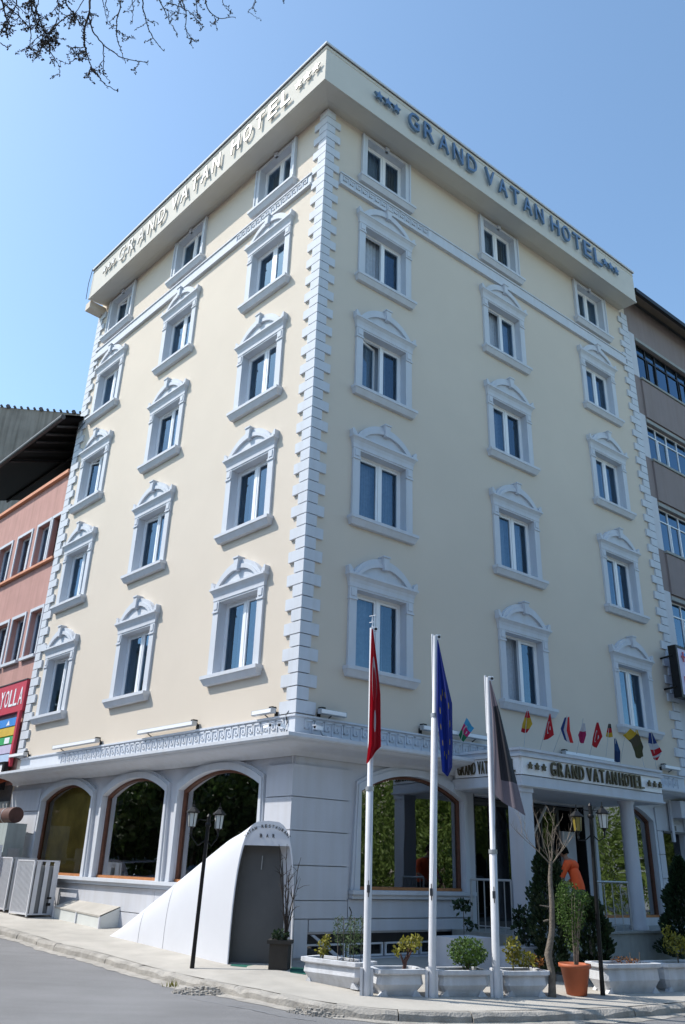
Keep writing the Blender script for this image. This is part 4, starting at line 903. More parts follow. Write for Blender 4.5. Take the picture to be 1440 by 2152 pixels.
planter((1.66, -2.34), (2.30, -2.08), .34, .40, 'white planter with a red stemmed shrub between the first and second flagpoles')
planter((2.53, -1.99), (3.25, -1.68), .34, .40, 'white planter with a round green bush between the second and third flagpoles')
planter((3.50, -1.55), (4.16, -1.27), .34, .40, 'white planter with yellow green plants right of the third flagpole')
planter((5.15, -.58), (6.13, -.06), .42, .42, 'long white planter with little in it right of the lamp post')
planter((6.26, .10), (7.2, .64), .42, .42, 'white planter with a shrub at the right edge of the photo')

# ================================================================== PLANTS
def leaf_quads(mb, c, n, rad, size, squash=1.0, shell=.35, up=.3, shape=None):
    for _ in range(n):
        while True:
            v = Vector((rnd.uniform(-1, 1), rnd.uniform(-1, 1), rnd.uniform(-1, 1)))
            if v.length <= 1 and v.length > shell: break
        k = shape(v) if shape else 1.0
        p = Vector(c) + Vector((v.x * rad[0] * k, v.y * rad[1] * k, v.z * rad[2]))
        d = Vector((rnd.gauss(0, 1), rnd.gauss(0, 1), rnd.gauss(up, 1))).normalized(); e = d.cross(Vector((rnd.gauss(0, 1), rnd.gauss(0, 1), rnd.gauss(0, 1)))).normalized()
        s_ = size * rnd.uniform(.6, 1.35); a = p + d * s_; m_ = p + d * s_ * .5
        mb.add([tuple(p), tuple(m_ + e * s_ * .3), tuple(a), tuple(m_ - e * s_ * .3)], [(0, 1, 2, 3)])
def shrub(base, label, clumps, leafm, size, stems, cat_='shrub', name='shrub', stemm='bark', group=None, soilz=None):
    z = gz(base[0], base[1]) if soilz is None else soilz; t = thing(name, (base[0], base[1], z), label, cat_, group)
    mb = MB()
    for (x, y, zz, rx, rz_, n) in clumps: leaf_quads(mb, (x, y, zz), n, (rx, rx, rz_), size)
    mb.build('foliage', leafm, t)
    if stems:
        mb = MB()
        for pts, r in stems: mb.tube(pts, r, 5)
        mb.build('stem', stemm, t)
    return t
zp = lambda x, y, h=.34: gz(x, y) + h - .04
shrub((.80, -1.50), 'small yellow green shrub in the left part of the longest planter', [(0, 0, .15, .10, .13, 170), (.05, .02, .26, .07, .07, 70)], 'leafyellow', .045, [([(0, 0, -.02), (0, 0, .15)], .01)], soilz=zp(.8, -1.5))
ft = [(-.18, .05, .42, .09, .22, 260), (.02, 0, .38, .12, .26, 420), (.16, .03, .40, .10, .24, 300), (0, .05, .2, .18, .16, 200)]
shrub((1.22, -1.66), 'feathery grey green shrub in the right part of the longest planter', ft, 'leafgrey', .028, [([(x, 0, -.02), (x * 1.1, .02, .6)], .006) for x in (-.18, -.1, 0, .05, .16)], soilz=zp(1.2, -1.7))
shrub((2.02, -1.98), 'yellow flowering shrub with thick red stems in the second planter', [(.08, 0, .33, .17, .09, 150), (-.10, 0, .22, .06, .06, 40), (.20, 0, .38, .08, .07, 50)], 'leafyellow', .055, [([(0, 0, -.02), (.02, 0, .12), (.08, .02, .28)], .03), ([(.02, 0, .0), (-.05, 0, .2)], .014), ([(.0, 0, .05), (.16, 0, .34)], .014)], stemm='rust', soilz=zp(2.0, -2.0))
shrub((2.95, -1.62), 'round dense green bush in the third planter', [(0, 0, .25, .29, .20, 1500), (.06, 0, .2, .26, .16, 300)], 'leaf', .042, [([(0, 0, -.02), (0, 0, .15)], .03)], soilz=zp(2.95, -1.62))
shrub((3.78, -1.22), 'yellow green leafy plants with red tips in the fourth planter', [(-.12, 0, .26, .13, .20, 260), (.08, 0, .15, .16, .12, 160)], 'leafyellow', .06, [([(-.12, 0, -.02), (-.12, 0, .3)], .01)], soilz=zp(3.78, -1.22))
shrub((4.02, -1.12), 'small red leaved plant at the right end of the fourth planter', [(0, 0, .12, .12, .08, 90)], 'leafred', .05, [], soilz=zp(4, -1.12))
shrub((5.62, -.12), 'low dry plants with short stakes in the long right planter', [(-.05, 0, .05, .22, .05, 160)], 'leafred', .035, [([(.05, 0, -.02), (.05, 0, .17)], .007), ([(.2, .02, -.02), (.2, 0, .18)], .007)], soilz=zp(5.6, -.1, .42))
shrub((6.60, .50), 'round yellow green shrub in the planter at the right edge', [(0, 0, .27, .22, .16, 330), (-.12, 0, .45, .08, .16, 70), (.15, 0, .3, .2, .14, 200)], 'leafyellow', .05, [([(0, 0, -.02), (0, 0, .25)], .014)], soilz=zp(6.6, .5, .42))
# terracotta pot with tall bush
pt = thing('flower_pot', (4.64, -.86, gz(4.64, -.86)), 'large terracotta pot on the pavement between the bare tree and the lamp post', 'pot')
mb = MB(); mb.lathe([(0, .0), (.15, .0), (.215, .36), (.245, .37), (.245, .42), (.225, .42), (.215, .38), (0, .37)], n=28); mb.build('pot', 'terra', pt)
mb = MB(); mb.lathe([(0, .385), (.21, .38)], n=20); mb.build('soil', 'soil', pt)
st = []
for i in range(9):
    a = rnd.uniform(0, 6.28); x, y = .05 * math.cos(a), .05 * math.sin(a); st.append(([(x, y, 0), (x * 2.2, y * 2.2, .45), (x * 4 + rnd.uniform(-.04, .04), y * 4, .85 + rnd.uniform(-.1, .25))], [.009, .007, .004]))
shrub((4.64, -.86), 'tall green bush with bare lower stems growing in the terracotta pot', [(0, 0, .80, .25, .40, 1700), (-.06, 0, 1.0, .17, .2, 420), (.18, 0, .92, .16, .16, 360), (0, 0, .4, .13, .25, 300)], 'leaf', .034, st, soilz=gz(4.64, -.86) + .38, stemm='paletwig')
M['potbrown'] = mat('dark_brown_pot', (.035, .03, .025), .8, .2, 6)
# grey-brown pot with a leafless shrub beside the stair cover
pt = thing('flower_pot', (.02, -.62, gz(.02, -.62)), 'dark brown square pot beside the stair cover front', 'pot')
mb = MB(); mb.prism([(-.15, -.13), (.15, -.13), (.17, .15), (-.17, .15)], 0, .36); mb.prism([(-.19, -.16), (.2, -.16), (.2, .18), (-.19, .18)], .36, .41); mb.build('pot', 'potbrown', pt)
def bare(base, label, trunk, n, spread_, h, m='twig', name='bare_shrub', cat_='shrub', seed=1, z=None, lean=(0, 0), thick=.012, sub=4):
    r = random.Random(seed); t = thing(name, (base[0], base[1], gz(*base) if z is None else z), label, cat_); mb = MB()
    for i in range(n):
        a = r.uniform(0, 6.28); sp = spread_ * r.uniform(.4, 1); hh = h * r.uniform(.6, 1); pts = []
        for k in range(7):
            f = k / 6; pts.append((sp * math.cos(a) * f ** 1.3 + r.uniform(-.015, .015) + lean[0] * f, sp * math.sin(a) * f ** 1.3 + r.uniform(-.015, .015) + lean[1] * f, trunk + (hh - trunk) * f))
        mb.tube(pts, [thick * (1 - .75 * k / 6) for k in range(7)], 5)
        for s_ in range(sub):
            k = r.randint(2, 5); p = Vector(pts[k]); d = Vector((r.uniform(-1, 1), r.uniform(-1, 1), r.uniform(.2, 1.2))).normalized() * r.uniform(.08, .28) * h / 1.5; mb.tube([tuple(p), tuple(p + d * .5 + Vector((0, 0, .02))), tuple(p + d)], [thick * .35, thick * .25, thick * .12], 4)
    mb.build('branch', m, t); return t
bare((.10, -.62), 'leafless dark shrub in the brown pot beside the stair cover', .0, 7, .24, 1.55, seed=4, z=.33, thick=.014, sub=7)
mb = MB(); leaf_quads(mb, (.02, -.62, .45), 160, (.16, .14, .08), .06); tag(mb.build('ivy', 'leafdark', None), 'dark leaves filling the brown pot beside the stair cover', 'plant')
sp_ = thing('thin_stem', (.95, .05, .0), 'single thin curved stem leaning against the shaded wall above the basement window', 'plant')
mb = MB(); mb.tube([(0, 0, .05), (.0, 0, .40), (.13, .05, .62), (.17, .08, .80), (.13, .08, .88)], .010, 5); mb.build('stem', 'twig', sp_)
# young bare street tree
tt = thing('young_tree', (4.23, -1.22, gz(4.23, -1.2)), 'young bare tree with a pale crooked trunk between the fourth planter and the terracotta pot', 'tree')
mb = MB(); mb.tube([(-.02, 0, -.03), (-.0, 0, .3), (-.04, 0, .55), (.04, 0, .85), (.07, .0, 1.25), (.07, .02, 1.6), (.10, .02, 1.85)], [.062, .05, .055, .044, .04, .034, .026], 10); mb.tube([(.02, 0, 1.2), (-.12, -.02, 1.22)], [.012, .006], 5); mb.tube([(.0, 0, 1.02), (-.08, 0, 1.0)], [.014, .01], 5); mb.build('trunk', 'bark', tt)
def limb(r, mb, p, d, L, th, lvl):
    pts = [p]; q = Vector(p); dd = Vector(d)
    for i in range(5): dd = (dd + Vector((r.uniform(-.16, .16), r.uniform(-.16, .16), r.uniform(-.02, .14)))).normalized(); q = q + dd * L / 5; pts.append(tuple(q))
    mb.tube(pts, [th * (1 - .13 * i) for i in range(6)], 5)
    if lvl:
        for i in (1, 2, 3, 4, 5):
            if r.random() < .75:
                a = Vector((r.uniform(-1, 1), r.uniform(-1, 1), r.uniform(.1, 1.3))).normalized(); limb(r, mb, pts[i], (dd * .6 + a).normalized(), L * r.uniform(.35, .6), th * .5, lvl - 1)
r = random.Random(12); mb = MB()
for d in ((-.8, .1, .8), (-.35, -.3, 1.1), (.1, .1, 1.2), (.8, -.1, .7), (.5, .35, 1), (-.1, .3, 1.3), (-.6, -.2, .5), (.6, .2, .45)): limb(r, mb, (.10, .02, 1.80), Vector(d).normalized(), .62, .009, 2)
mb.build('crown_branches', 'paletwig', tt)
# plants before the entrance
shrub(tuple(PR(3.3, 1.0))[:2], 'small dark leaved plant against the wall left of the entrance railing', [(0, 0, .55, .22, .10, 90), (.1, 0, .25, .12, .08, 40)], 'leafdark', .10, [([(0, 0, 0), (0, 0, .5)], .008)], soilz=.36)
shrub(tuple(PR(3.75, 2.05))[:2], 'dark green climbing plant at the foot of the square pillar', [(.0, 0, .35, .20, .34, 420), (.25, 0, .1, .12, .16, 90)], 'leafdark', .09, [([(0, 0, 0), (0, 0, .6)], .01)], soilz=.3)
def conifer(loc, h, r, label, n, dens=.10, pear=False, z=None):
    t = thing('cypress', (loc[0], loc[1], gz(*loc[:2]) if z is None else z), label, 'conifer', 'dark conifers at the hotel front'); mb = MB()
    for _ in range(n):
        f = rnd.random() ** .8; rr = r * (math.sin(math.pi * min(1, f * .85 + .12)) ** .6 if pear else (1 - f) ** .75 * min(1, f * 8 + .35)); rr *= 1 + .16 * math.sin(f * 23 + rnd.uniform(-.3, .3))
        a = rnd.uniform(0, 6.28); k = rr * math.sqrt(rnd.uniform(.45, 1)) * (1 + .12 * math.sin(a * 5 + f * 9)); p = Vector((k * math.cos(a), k * math.sin(a), .12 + f * (h - .12)))
        d = Vector((math.cos(a) * .6, math.sin(a) * .6, rnd.uniform(.3, 1.1))).normalized(); e = d.cross(Vector((rnd.gauss(0, 1), rnd.gauss(0, 1), .2))).normalized(); s_ = dens * rnd.uniform(.6, 1.3)
        mb.add([tuple(p), tuple(p + d * s_ * .5 + e * s_ * .28), tuple(p + d * s_), tuple(p + d * s_ * .5 - e * s_ * .28)], [(0, 1, 2, 3)])
    mb.build('foliage', 'leafdark', t); mb = MB(); mb.tube([(0, 0, -.05), (0, 0, h * .8)], [.05, .015], 7); mb.build('trunk', 'bark', t); return t
q = PR(3.62, 2.72); conifer((q.x, q.y), 2.0, .30, 'dark rounded conifer between the square pillar and the bare tree', 4600, .075, True)
q = PR(4.20, 3.10); conifer((q.x, q.y), 1.25, .32, 'low dark conifer behind the potted bush', 2600, .09, True)
q = PR(8.25, 2.5); conifer((q.x, q.y), 2.0, .62, 'broad dark conifer in front of the service door at the right edge', 8500, .085)

# ================================================================== PERSON in orange shirt
def person():
    q = PR(5.42, 2.04); z = .34
    t = thing('person', (q.x, q.y, z), 'person in an orange shirt with black hair bending towards the entrance behind the potted bush', 'person', None, R_(-128))
    # local: facing -y ; skeleton in metres, leaning forward
    V = [(0, 0, .90), (0, -.03, 1.08), (0, -.10, 1.27), (0, -.17, 1.38), (0, -.22, 1.44), (0, -.27, 1.52),
         (.19, -.13, 1.35), (.25, -.22, 1.10), (.20, -.40, .98), (-.19, -.13, 1.35), (-.25, -.22, 1.10), (-.20, -.40, .98),
         (.10, 0, .86), (.11, -.04, .48), (.11, .02, .09), (.11, -.14, .03), (-.10, 0, .86), (-.11, -.06, .48), (-.11, .0, .09), (-.11, -.16, .03)]
    E_ = [(0, 1), (1, 2), (2, 3), (3, 4), (4, 5), (3, 6), (6, 7), (7, 8), (3, 9), (9, 10), (10, 11), (0, 12), (12, 13), (13, 14), (14, 15), (0, 16), (16, 17), (17, 18), (18, 19)]
    RAD = [.15, .145, .155, .12, .058, .05, .075, .05, .036, .075, .05, .036, .10, .065, .042, .038, .10, .065, .042, .038]
    me = bpy.data.meshes.new('body'); me.from_pydata(V, E_, []); o = bpy.data.objects.new('body', me); COL.objects.link(o)
    sk = o.modifiers.new('skin', 'SKIN'); sk.use_smooth_shade = True; ss = o.modifiers.new('sub', 'SUBSURF'); ss.levels = 2; ss.render_levels = 2
    for i, r_ in enumerate(RAD): me.skin_vertices[0].data[i].radius = (r_, r_ * (.72 if i < 4 else 1))
    me.skin_vertices[0].data[0].use_root = True
    me2 = bpy.data.meshes.new_from_object(o.evaluated_get(bpy.context.evaluated_depsgraph_get())); bpy.data.objects.remove(o)
    me2.materials.clear(); [me2.materials.append(M[k]) for k in ('skin', 'orange', 'trousers', 'black')]
    for p in me2.polygons:
        c = p.center; arm = abs(c.x) > .225 and c.z < 1.2
        p.material_index = 3 if c.z < .09 else 2 if c.z < .93 and c.y > -.3 else 1 if (c.z < 1.435 and not (arm and c.z < 1.12) and not c.y < -.30) else 0
    link('body', me2, t)
    # head with nose, ears, eyes, mouth; leans forward
    mb = MB(); mb.smooth = True; n1, n2 = 18, 14; vs = []
    for j in range(n2 + 1):
        ph = math.pi * j / n2; zz = math.cos(ph) * .125; rr = math.sin(ph) ** .85
        for i in range(n1):
            a = 2 * math.pi * i / n1; x = rr * .077 * math.cos(a); y = rr * .095 * math.sin(a); jaw = 1 - .22 * max(0, -zz / .125) * (1 if math.sin(a) < 0 else .4)
            nose = .022 * math.exp(-((math.cos(a)) / .22) ** 2 - ((zz + .01) / .03) ** 2) if math.sin(a) < 0 else 0
            vs.append((x * jaw, y * (1 if math.sin(a) > 0 else .95) - nose, zz))
    mb.add(vs, [(j * n1 + i, j * n1 + (i + 1) % n1, (j + 1) * n1 + (i + 1) % n1, (j + 1) * n1 + i) for j in range(n2) for i in range(n1)])
    for sx in (-1, 1): mb.lathe([(0, -.03), (.012, -.02), (.014, .01), (0, .03)], (sx * .078, .005, 0), 8)
    hd = mb.build('head', 'skin', t, (0, -.30, 1.60), (R_(25), 0, R_(10)))
    mb = MB()
    for sx in (-1, 1): mb.lathe([(0, -.006), (.012, 0), (0, .006)], (sx * .03, -.083, .012), 8)
    mb.box(-.022, .022, -.089, -.082, -.058, -.052); mb.build('eyes_and_mouth', 'hair', hd)
    mb = MB(); mb.smooth = True; vs = []
    for j in range(8):
        ph = math.pi * j / 11
        for i in range(n1): a = 2 * math.pi * i / n1; k = 1.07 + rnd.uniform(-.01, .02); vs.append((math.sin(ph) * .079 * math.cos(a) * k, math.sin(ph) * .098 * math.sin(a) * k + .006, math.cos(ph) * .128 * k + (.05 * (j / 7) ** 2 if math.sin(a) < -.3 else -.03 * (j / 7))))
    mb.add(vs, [(j * n1 + i, j * n1 + (i + 1) % n1, (j + 1) * n1 + (i + 1) % n1, (j + 1) * n1 + i) for j in range(7) for i in range(n1)]); mb.build('hair', 'hair', hd)
    for sx in (-1, 1):                      # hands
        mb = MB(); mb.smooth = True; mb.lathe([(0, -.05), (.03, -.03), (.04, .0), (.034, .03), (0, .045)], (sx * .20, -.43, .96), 8)
        for k, (dx, ln_) in enumerate(((-.027, .06), (-.009, .072), (.009, .07), (.027, .055))):
            mb.tube([(sx * .20 + dx, -.45, .94), (sx * .20 + dx, -.47, .915), (sx * .20 + dx, -.465, .94 - ln_)], [.0095, .009, .007], 6)
        mb.tube([(sx * .17, -.43, .96), (sx * .155, -.45, .94), (sx * .155, -.455, .915)], [.011, .010, .008], 6); mb.build('hand', 'skin', t)
person()

M['cabinet'] = mat('pale_grey_green_paint', (.36, .40, .39), .6, .08, 3, streak=.15)
M['unitgrey'] = mat('unit_grey', (.16, .165, .17), .6, .15, 3)
# ================================================================== CABINET, AC CAGES, DUCT at the left
def cage(s_, off, w, d, h, label):
    p = PL(s_, off, 0); t = thing('air_conditioner_cage', (p.x, p.y, gz(p.x, p.y)), label, 'air conditioner cage', 'white slatted cages on the left pavement', LZ)
    mb = MB(); mb.box(.05, w - .05, .06, d - .03, .06, h - .12); mb.build('unit', 'unitgrey', t)
    mb = MB()
    for x in (0, w - .03):
        for y in (0, d - .03): mb.box(x, x + .03, y, y + .03, 0, h)
    mb.box(0, w, 0, .03, h - .03, h); mb.box(0, w, d - .03, d, h - .03, h); mb.box(0, .03, .03, d - .03, h - .03, h); mb.box(w - .03, w, .03, d - .03, h - .03, h); mb.box(.03, w - .03, 0, .03, .03, .07); mb.box(w - .03, w, .03, d - .03, .03, .06); mb.build('frame', 'whitemetal', t)
    n = int((w - .06) / .062)
    for i in range(n): mb = MB(); x = .05 + i * (w - .10) / (n - 1); mb.box(x - .011, x + .011, .004, .03, .07, h - .03); mb.build('slat', 'whitemetal', t)
    for i in range(3): mb = MB(); y = .12 + i * (d - .2) / 2; mb.box(w - .02, w - .008, y - .05, y + .05, .06, h - .03); mb.build('slat', 'whitemetal', t)
    mb = MB(); mb.box(w - .05, w + .004, d - .16, d - .08, .22, .28); mb.box(w - .05, w + .004, d - .16, d - .08, .36, .40); mb.build('valve', 'black', t)
cage(8.85, .98, .95, .62, 1.18, 'white slatted air conditioner cage nearest to the arched windows'); cage(10.1, .98, .95, .62, 1.18, 'white slatted air conditioner cage cut by the left edge of the photo')
p = PL(9.2, 1.35, 0); bl = thing('wooden_block', (p.x, p.y, gz(p.x, p.y)), 'flat grey block lying in front of the slatted cage', 'block', None, LZ); mb = MB(); mb.lathe([(0, .0), (.22, .0), (.22, .03), (0, .035)], n=14); mb.build('slab', 'kerb', bl)
p = PL(9.95, 1.4, 0); pt = thing('flower_pot', (p.x, p.y, gz(p.x, p.y)), 'terracotta trough at the left edge of the photo', 'pot', None, LZ); mb = MB(); mb.prism([(-.3, -.1), (.3, -.1), (.3, .1), (-.3, .1)], 0, .34); mb.prism([(-.33, -.12), (.33, -.12), (.33, .12), (-.33, .12)], .34, .40); mb.build('pot', 'terra', pt)
p = PL(10.75, .5, 0); cbn = thing('metal_cabinet', (p.x, p.y, gz(p.x, p.y)), 'tall pale green metal cabinet at the left end of the hotel', 'cabinet', None, LZ)
mb = MB(); mb.box(-.3, .30, -.22, .3, 0.0, 1.95); mb.build('body', 'cabinet', cbn); mb = MB(); mb.box(-.31, .31, -.24, -.22, .0, 1.25); mb.build('lower_door', 'galv', cbn); mb = MB(); mb.box(.30, .33, -.1, .2, 1.1, 1.35); mb.build('meter_box', 'galv', cbn)
p = PL(10.85, .45, 0); du = thing('ventilation_duct', (p.x, p.y, 2.42), 'short round rusty ventilation duct above the metal cabinet', 'duct', None, LZ)
mb = MB(); mb.tube([(-.75, 0, .1), (.3, -.05, .1)], .20, 18); mb.build('pipe', 'rust', du); mb = MB(); mb.tube([(-.30, -.02, .1), (-.27, -.02, .1)], .21, 18); mb.build('collar', 'galv', du)
p = PL(9.6, 1.0, 0); wc = thing('white_box', (p.x - .5, p.y + .3, 1.55), 'small white electric box behind the slatted cages', 'box', None, LZ); mb = MB(); mb.box(-.25, .25, -.1, .15, -.1, .22); mb.build('case', 'white', wc)

# ================================================================== LEFT PINK BUILDING
pb = thing('pink_building', tuple(PL(12.32, 0, 0)), 'salmon pink building with wide windows joined to the left end of the hotel', 'building')
def LB(mb, name, m, parent=pb):           # geometry in hotel left-facade frame, re-based on the building origin
    o = mb.build(name, m, parent, rz=LZ); c = pb.location; 
    if parent == pb: o.location = (-c.x, -c.y, -c.z)
    return o
r1w = [(-13.0, -12.42, 10.42, 11.9), (-14.15, -13.2, 10.42, 11.9), (-15.75, -14.65, 10.42, 11.9), (-17.4, -16.3, 10.42, 11.9)]
r2w = [(-13.35, -12.5, 7.22, 8.72), (-14.75, -13.8, 7.22, 8.72), (-16.2, -15.1, 7.22, 8.72), (-17.7, -16.7, 7.22, 8.72)]
mb = MB(); wall(mb, -22, -12.32, 3.4, 13.40, r1w + r2w, y=.0, depth=.3); LB(mb, 'facade_wall', 'pink')
mb = MB(); mb.box(-22, -12.33, .31, .35, 3.4, 13.3); LB(mb, 'inner_dark', 'dark')
mb = MB(); mb.box(-22, -12.33, -.12, .25, 13.38, 13.50); LB(mb, 'parapet_coping', 'peach')
mb = MB(); mb.box(-22, -12.33, -.12, .0, 10.30, 10.38); LB(mb, 'string_course', 'peach')
for i, (a, b, c, d) in enumerate(r1w + r2w):
    t_ = .07; mb = MB(); mb.box(a - .08, a, -.035, 0, c, d); mb.box(b, b + .08, -.035, 0, c, d); mb.box(a - .08, b + .08, -.035, 0, d, d + .1)
    if i >= 4: mb.box(a - .1, b + .1, -.10, .0, c - .09, c)
    w_ = LB(mb, 'window', 'trim'); mb = MB(); mb.box(a, a + t_, .16, .22, c, d); mb.box(b - t_, b, .16, .22, c, d); mb.box(a, b, .16, .22, c, c + t_); mb.box(a, b, .16, .22, d - t_, d); mb.box((a + b) / 2 - .03, (a + b) / 2 + .03, .16, .22, c, d); link('frame', mb.mesh('frame', 'whitemetal' if i != 0 else 'rust'), w_)
    mb = MB(); mb.quad((a, .2, c), (b, .2, c), (b, .2, d), (a, .2, d)); link('glass_pane', mb.mesh('glass_pane', 'glass' if i != 0 else 'rust'), w_)
    mb = MB(); mb.smooth = True; A = []; B = []
    for k in range(30): x = a + (b - a) * k / 29; A.append((x, .26 + .015 * math.sin(k * 1.3), c)); B.append((x, .26 + .015 * math.sin(k * 1.3), d))
    mb.strip(A, B); link('curtain', mb.mesh('curtain', 'curtain' if i in (1, 3, 4) else 'drape'), w_)
mb = MB(); mb.box(-22, -12.33, .0, .35, -.3, 3.4); LB(mb, 'shop_front', 'drape')
mb = MB(); mb.box(-22, -12.33, -.06, .0, 2.55, 2.95); LB(mb, 'shop_fascia', 'stone')
mb = MB(); 
for i in range(5):
    for j in range(3):
        x = -12.4 - i * .24; mb.tube([(x, -.55 + j * .0, 3.42 - j * .0), (x, -.05, 3.62)], .09, 6)
LB(mb, 'tile_awning', 'tile')
for i in range(16): mb = MB(); z = .1 + i * .15; mb.box(-15.6, -12.5, -.03, -.0, z, z + .13); LB(mb, 'shutter_slat', 'dkgrey')
# terrace behind the parapet: dark awning roof on beams
mb = MB(); mb.quad((-22, .3, 13.4), (-12.33, .3, 13.4), (-12.33, 5.5, 13.45), (-22, 5.5, 13.45)); LB(mb, 'terrace_floor', 'dark')
mb = MB(); mb.box(-22, -12.33, 4.0, 4.2, 13.4, 17.2); LB(mb, 'terrace_wall', 'dark')
mb = MB(); mb.add([(-22, -.75, 15.05), (-11.9, -.75, 15.05), (-12.33, 4.2, 16.9), (-22, 4.2, 16.9), (-22, -.75, 15.15), (-11.9, -.75, 15.15), (-12.33, 4.2, 17.0), (-22, 4.2, 17.0)], [(0, 1, 2, 3), (4, 5, 6, 7), (0, 1, 5, 4)]); LB(mb, 'awning_roof', 'black')
for x in (-12.6, -13.4, -14.2, -15.2, -16.4): mb = MB(); mb.tube([(x, -.7, 15.0), (x, 4.1, 16.8)], .05, 6); LB(mb, 'beam', 'dkgrey')
mb = MB(); mb.tube([(-22, -.8, 15.05), (-11.9, -.8, 15.05)], .09, 8); LB(mb, 'gutter', 'dkgrey')
mb = MB(); mb.tube([(-22, 1.4, 15.8), (-12.4, 1.4, 15.8)], .05, 6); LB(mb, 'cross_beam', 'dkgrey')
mb = MB(); mb.tube([(-12.3, -.1, 14.9), (-11.6, -.06, 15.2), (-11.2, -.05, 15.1)], .012, 5); LB(mb, 'loose_cable', 'black')
# stained concrete building behind it
gb = thing('concrete_building', (-13, 11, 0), 'stained grey concrete building with corrugated roof edge behind the pink building', 'building')
A, B = Vector((-30.0, 19.3, 0)), Vector((-9.5, 23.2, 0)); dd = (B - A).normalized(); nn = Vector((-dd.y, dd.x, 0))
mb = MB(); q = [A, B, B + nn * 8, A + nn * 8]; mb.prism([(p.x + 13, p.y - 11) for p in q], 0, 24.0); mb.build('wall', 'concretewall', gb)
for i in range(60):
    mb = MB(); p = A + dd * (.12 + i * .35) - nn * .12; mb.tube([(p.x + 13, p.y - 11, 24.04), (p.x + 13 + nn.x * 7, p.y - 11 + nn.y * 7, 24.4)], .07 if i % 5 else .12, 6); mb.build('corrugated_sheet', 'drape', gb)
# shop signs
ys = thing('shop_sign', tuple(PL(12.4, .12, 5.5)), 'long red shop sign reading YOLLA in white letters', 'sign', None, LZ)
mb = MB(); mb.box(-5.5, -.02, -.0, .12, .0, .92); mb.build('board', 'red', ys); mb = MB(); mb.box(-5.5, -.0, -.02, .13, .92, .95); mb.build('top_trim', 'dkgrey', ys)
for ch, x in zip('YOLLA', (-1.62, -1.27, -.93, -.62, -.26)): link('letter', letter_mesh(ch, .27, .52, .012, 'white'), ys, (x, -.001, .20))
bs = thing('sign_stack', tuple(PL(12.45, .12, 4.0)), 'stack of blue, yellow, green and pale sign boards in a dark red frame', 'sign', None, LZ)
zz = 1.34
for m_, h_ in (('blue', .27), ('yellow', .28), ('green', .24), ('lav', .27), ('paleblue', .24)):
    mb = MB(); mb.box(-2.4, -.14, -.02, .04, zz - h_ + .015, zz - .015); bd = mb.build('board', m_, bs); zz -= h_
    if m_ == 'green': mb = MB(); mb.box(-.75, -.40, -.026, -.02, zz + .03, zz + h_ - .04); mb.build('print', 'white', bd)
    if m_ == 'blue': mb = MB(); mb.prismy([(-.85, zz + .05), (-.6, zz + .05), (-.7, zz + .2)], -.026, -.02); mb.build('print', 'white', bd)
mb = MB(); mb.box(-.14, .0, -.04, .05, -.1, 1.5); mb.box(-2.4, -.14, -.03, .05, -.1, .02); mb.build('frame', 'red', bs)
ws = thing('shop_sign', tuple(PL(12.55, .25, 3.25)), 'white sign with a green mark in a thick black frame', 'sign', None, LZ)
mb = MB(); mb.box(-2.0, -.14, -.0, .1, .05, .72); mb.build('board', 'white', ws); mb = MB(); mb.box(-.14, -.0, -.02, .12, .0, .78); mb.box(-2.0, -.14, -.02, .12, -.0, .05); mb.box(-2, -.14, -.02, .12, .72, .78); mb.build('frame', 'black', ws); mb = MB(); mb.box(-.52, -.34, -.012, 0, .14, .6); mb.build('print', 'green', ws)

# ================================================================== RIGHT MAUVE BUILDING
rb = thing('mauve_building', tuple(PR(13.5, 0, 0)), 'mauve grey office building with ribbon windows joined to the right end of the hotel', 'building')
def RB(mb, name, m, parent=rb): o = mb.build(name, m, parent, rz=RZ); c = rb.location; o.location = (-c.x, -c.y, -c.z); return o
bands = [(17.58, 19.16), (14.36, 15.78), (11.06, 12.64), (7.85, 9.42), (4.6, 6.2)]
mb = MB(); wall(mb, 13.46, 34, 3.2, 20.95, [(13.90, 33, a, b) for a, b in bands], y=.0, depth=.35); RB(mb, 'facade_wall', 'purple')
mb = MB(); mb.box(13.46, 34, .36, .4, -.3, 20.9); RB(mb, 'inner_dark', 'dark')
for a, b in bands: mb = MB(); mb.box(13.47, 13.89, -.012, .0, a + .0, b + .25); RB(mb, 'pale_strip', 'ground'); mb = MB(); mb.box(13.9, 33, -.10, .02, a - .08, a); RB(mb, 'sill', 'stone'); mb = MB(); mb.box(13.9, 33, -.05, .0, b, b + .12); RB(mb, 'lintel', 'stone')
for a, b in zip(bands, bands[1:]): mb = MB(); mb.box(13.92, 34, -.06, .0, b[1] + .20, a[0] - .10); RB(mb, 'spandrel', 'purple')
for k, (a, b) in enumerate(bands):
    m_ = 'black' if k == 0 else 'pvc'; i = 0; x = 13.90; zt_ = a + (b - a) * .70
    while x < 24:
        wdt = .66 if k else (.72, .62, .75)[i % 3]; mb = MB(); y0 = .10; t_ = .035 if k else .06
        mb.box(x, x + t_, y0, y0 + .06, a, b); mb.box(x + t_, x + wdt, y0, y0 + .06, a, a + t_); mb.box(x + t_, x + wdt, y0, y0 + .06, b - t_, b); mb.box(x + t_, x + wdt, y0, y0 + .06, zt_, zt_ + t_)
        if i % 3 == 1: mb.box(x + t_ + .02, x + t_ + .055, y0 - .02, y0 + .04, a + .04, zt_); mb.box(x + wdt - .055, x + wdt - .02, y0 - .02, y0 + .04, a + .04, zt_)
        w_ = RB(mb, 'window', m_); mb = MB(); mb.quad((x, y0 + .03, a), (x + wdt, y0 + .03, a), (x + wdt, y0 + .03, b), (x, y0 + .03, b)); link('glass_pane', mb.mesh('glass_pane', 'glass'), w_)
        x += wdt; i += 1
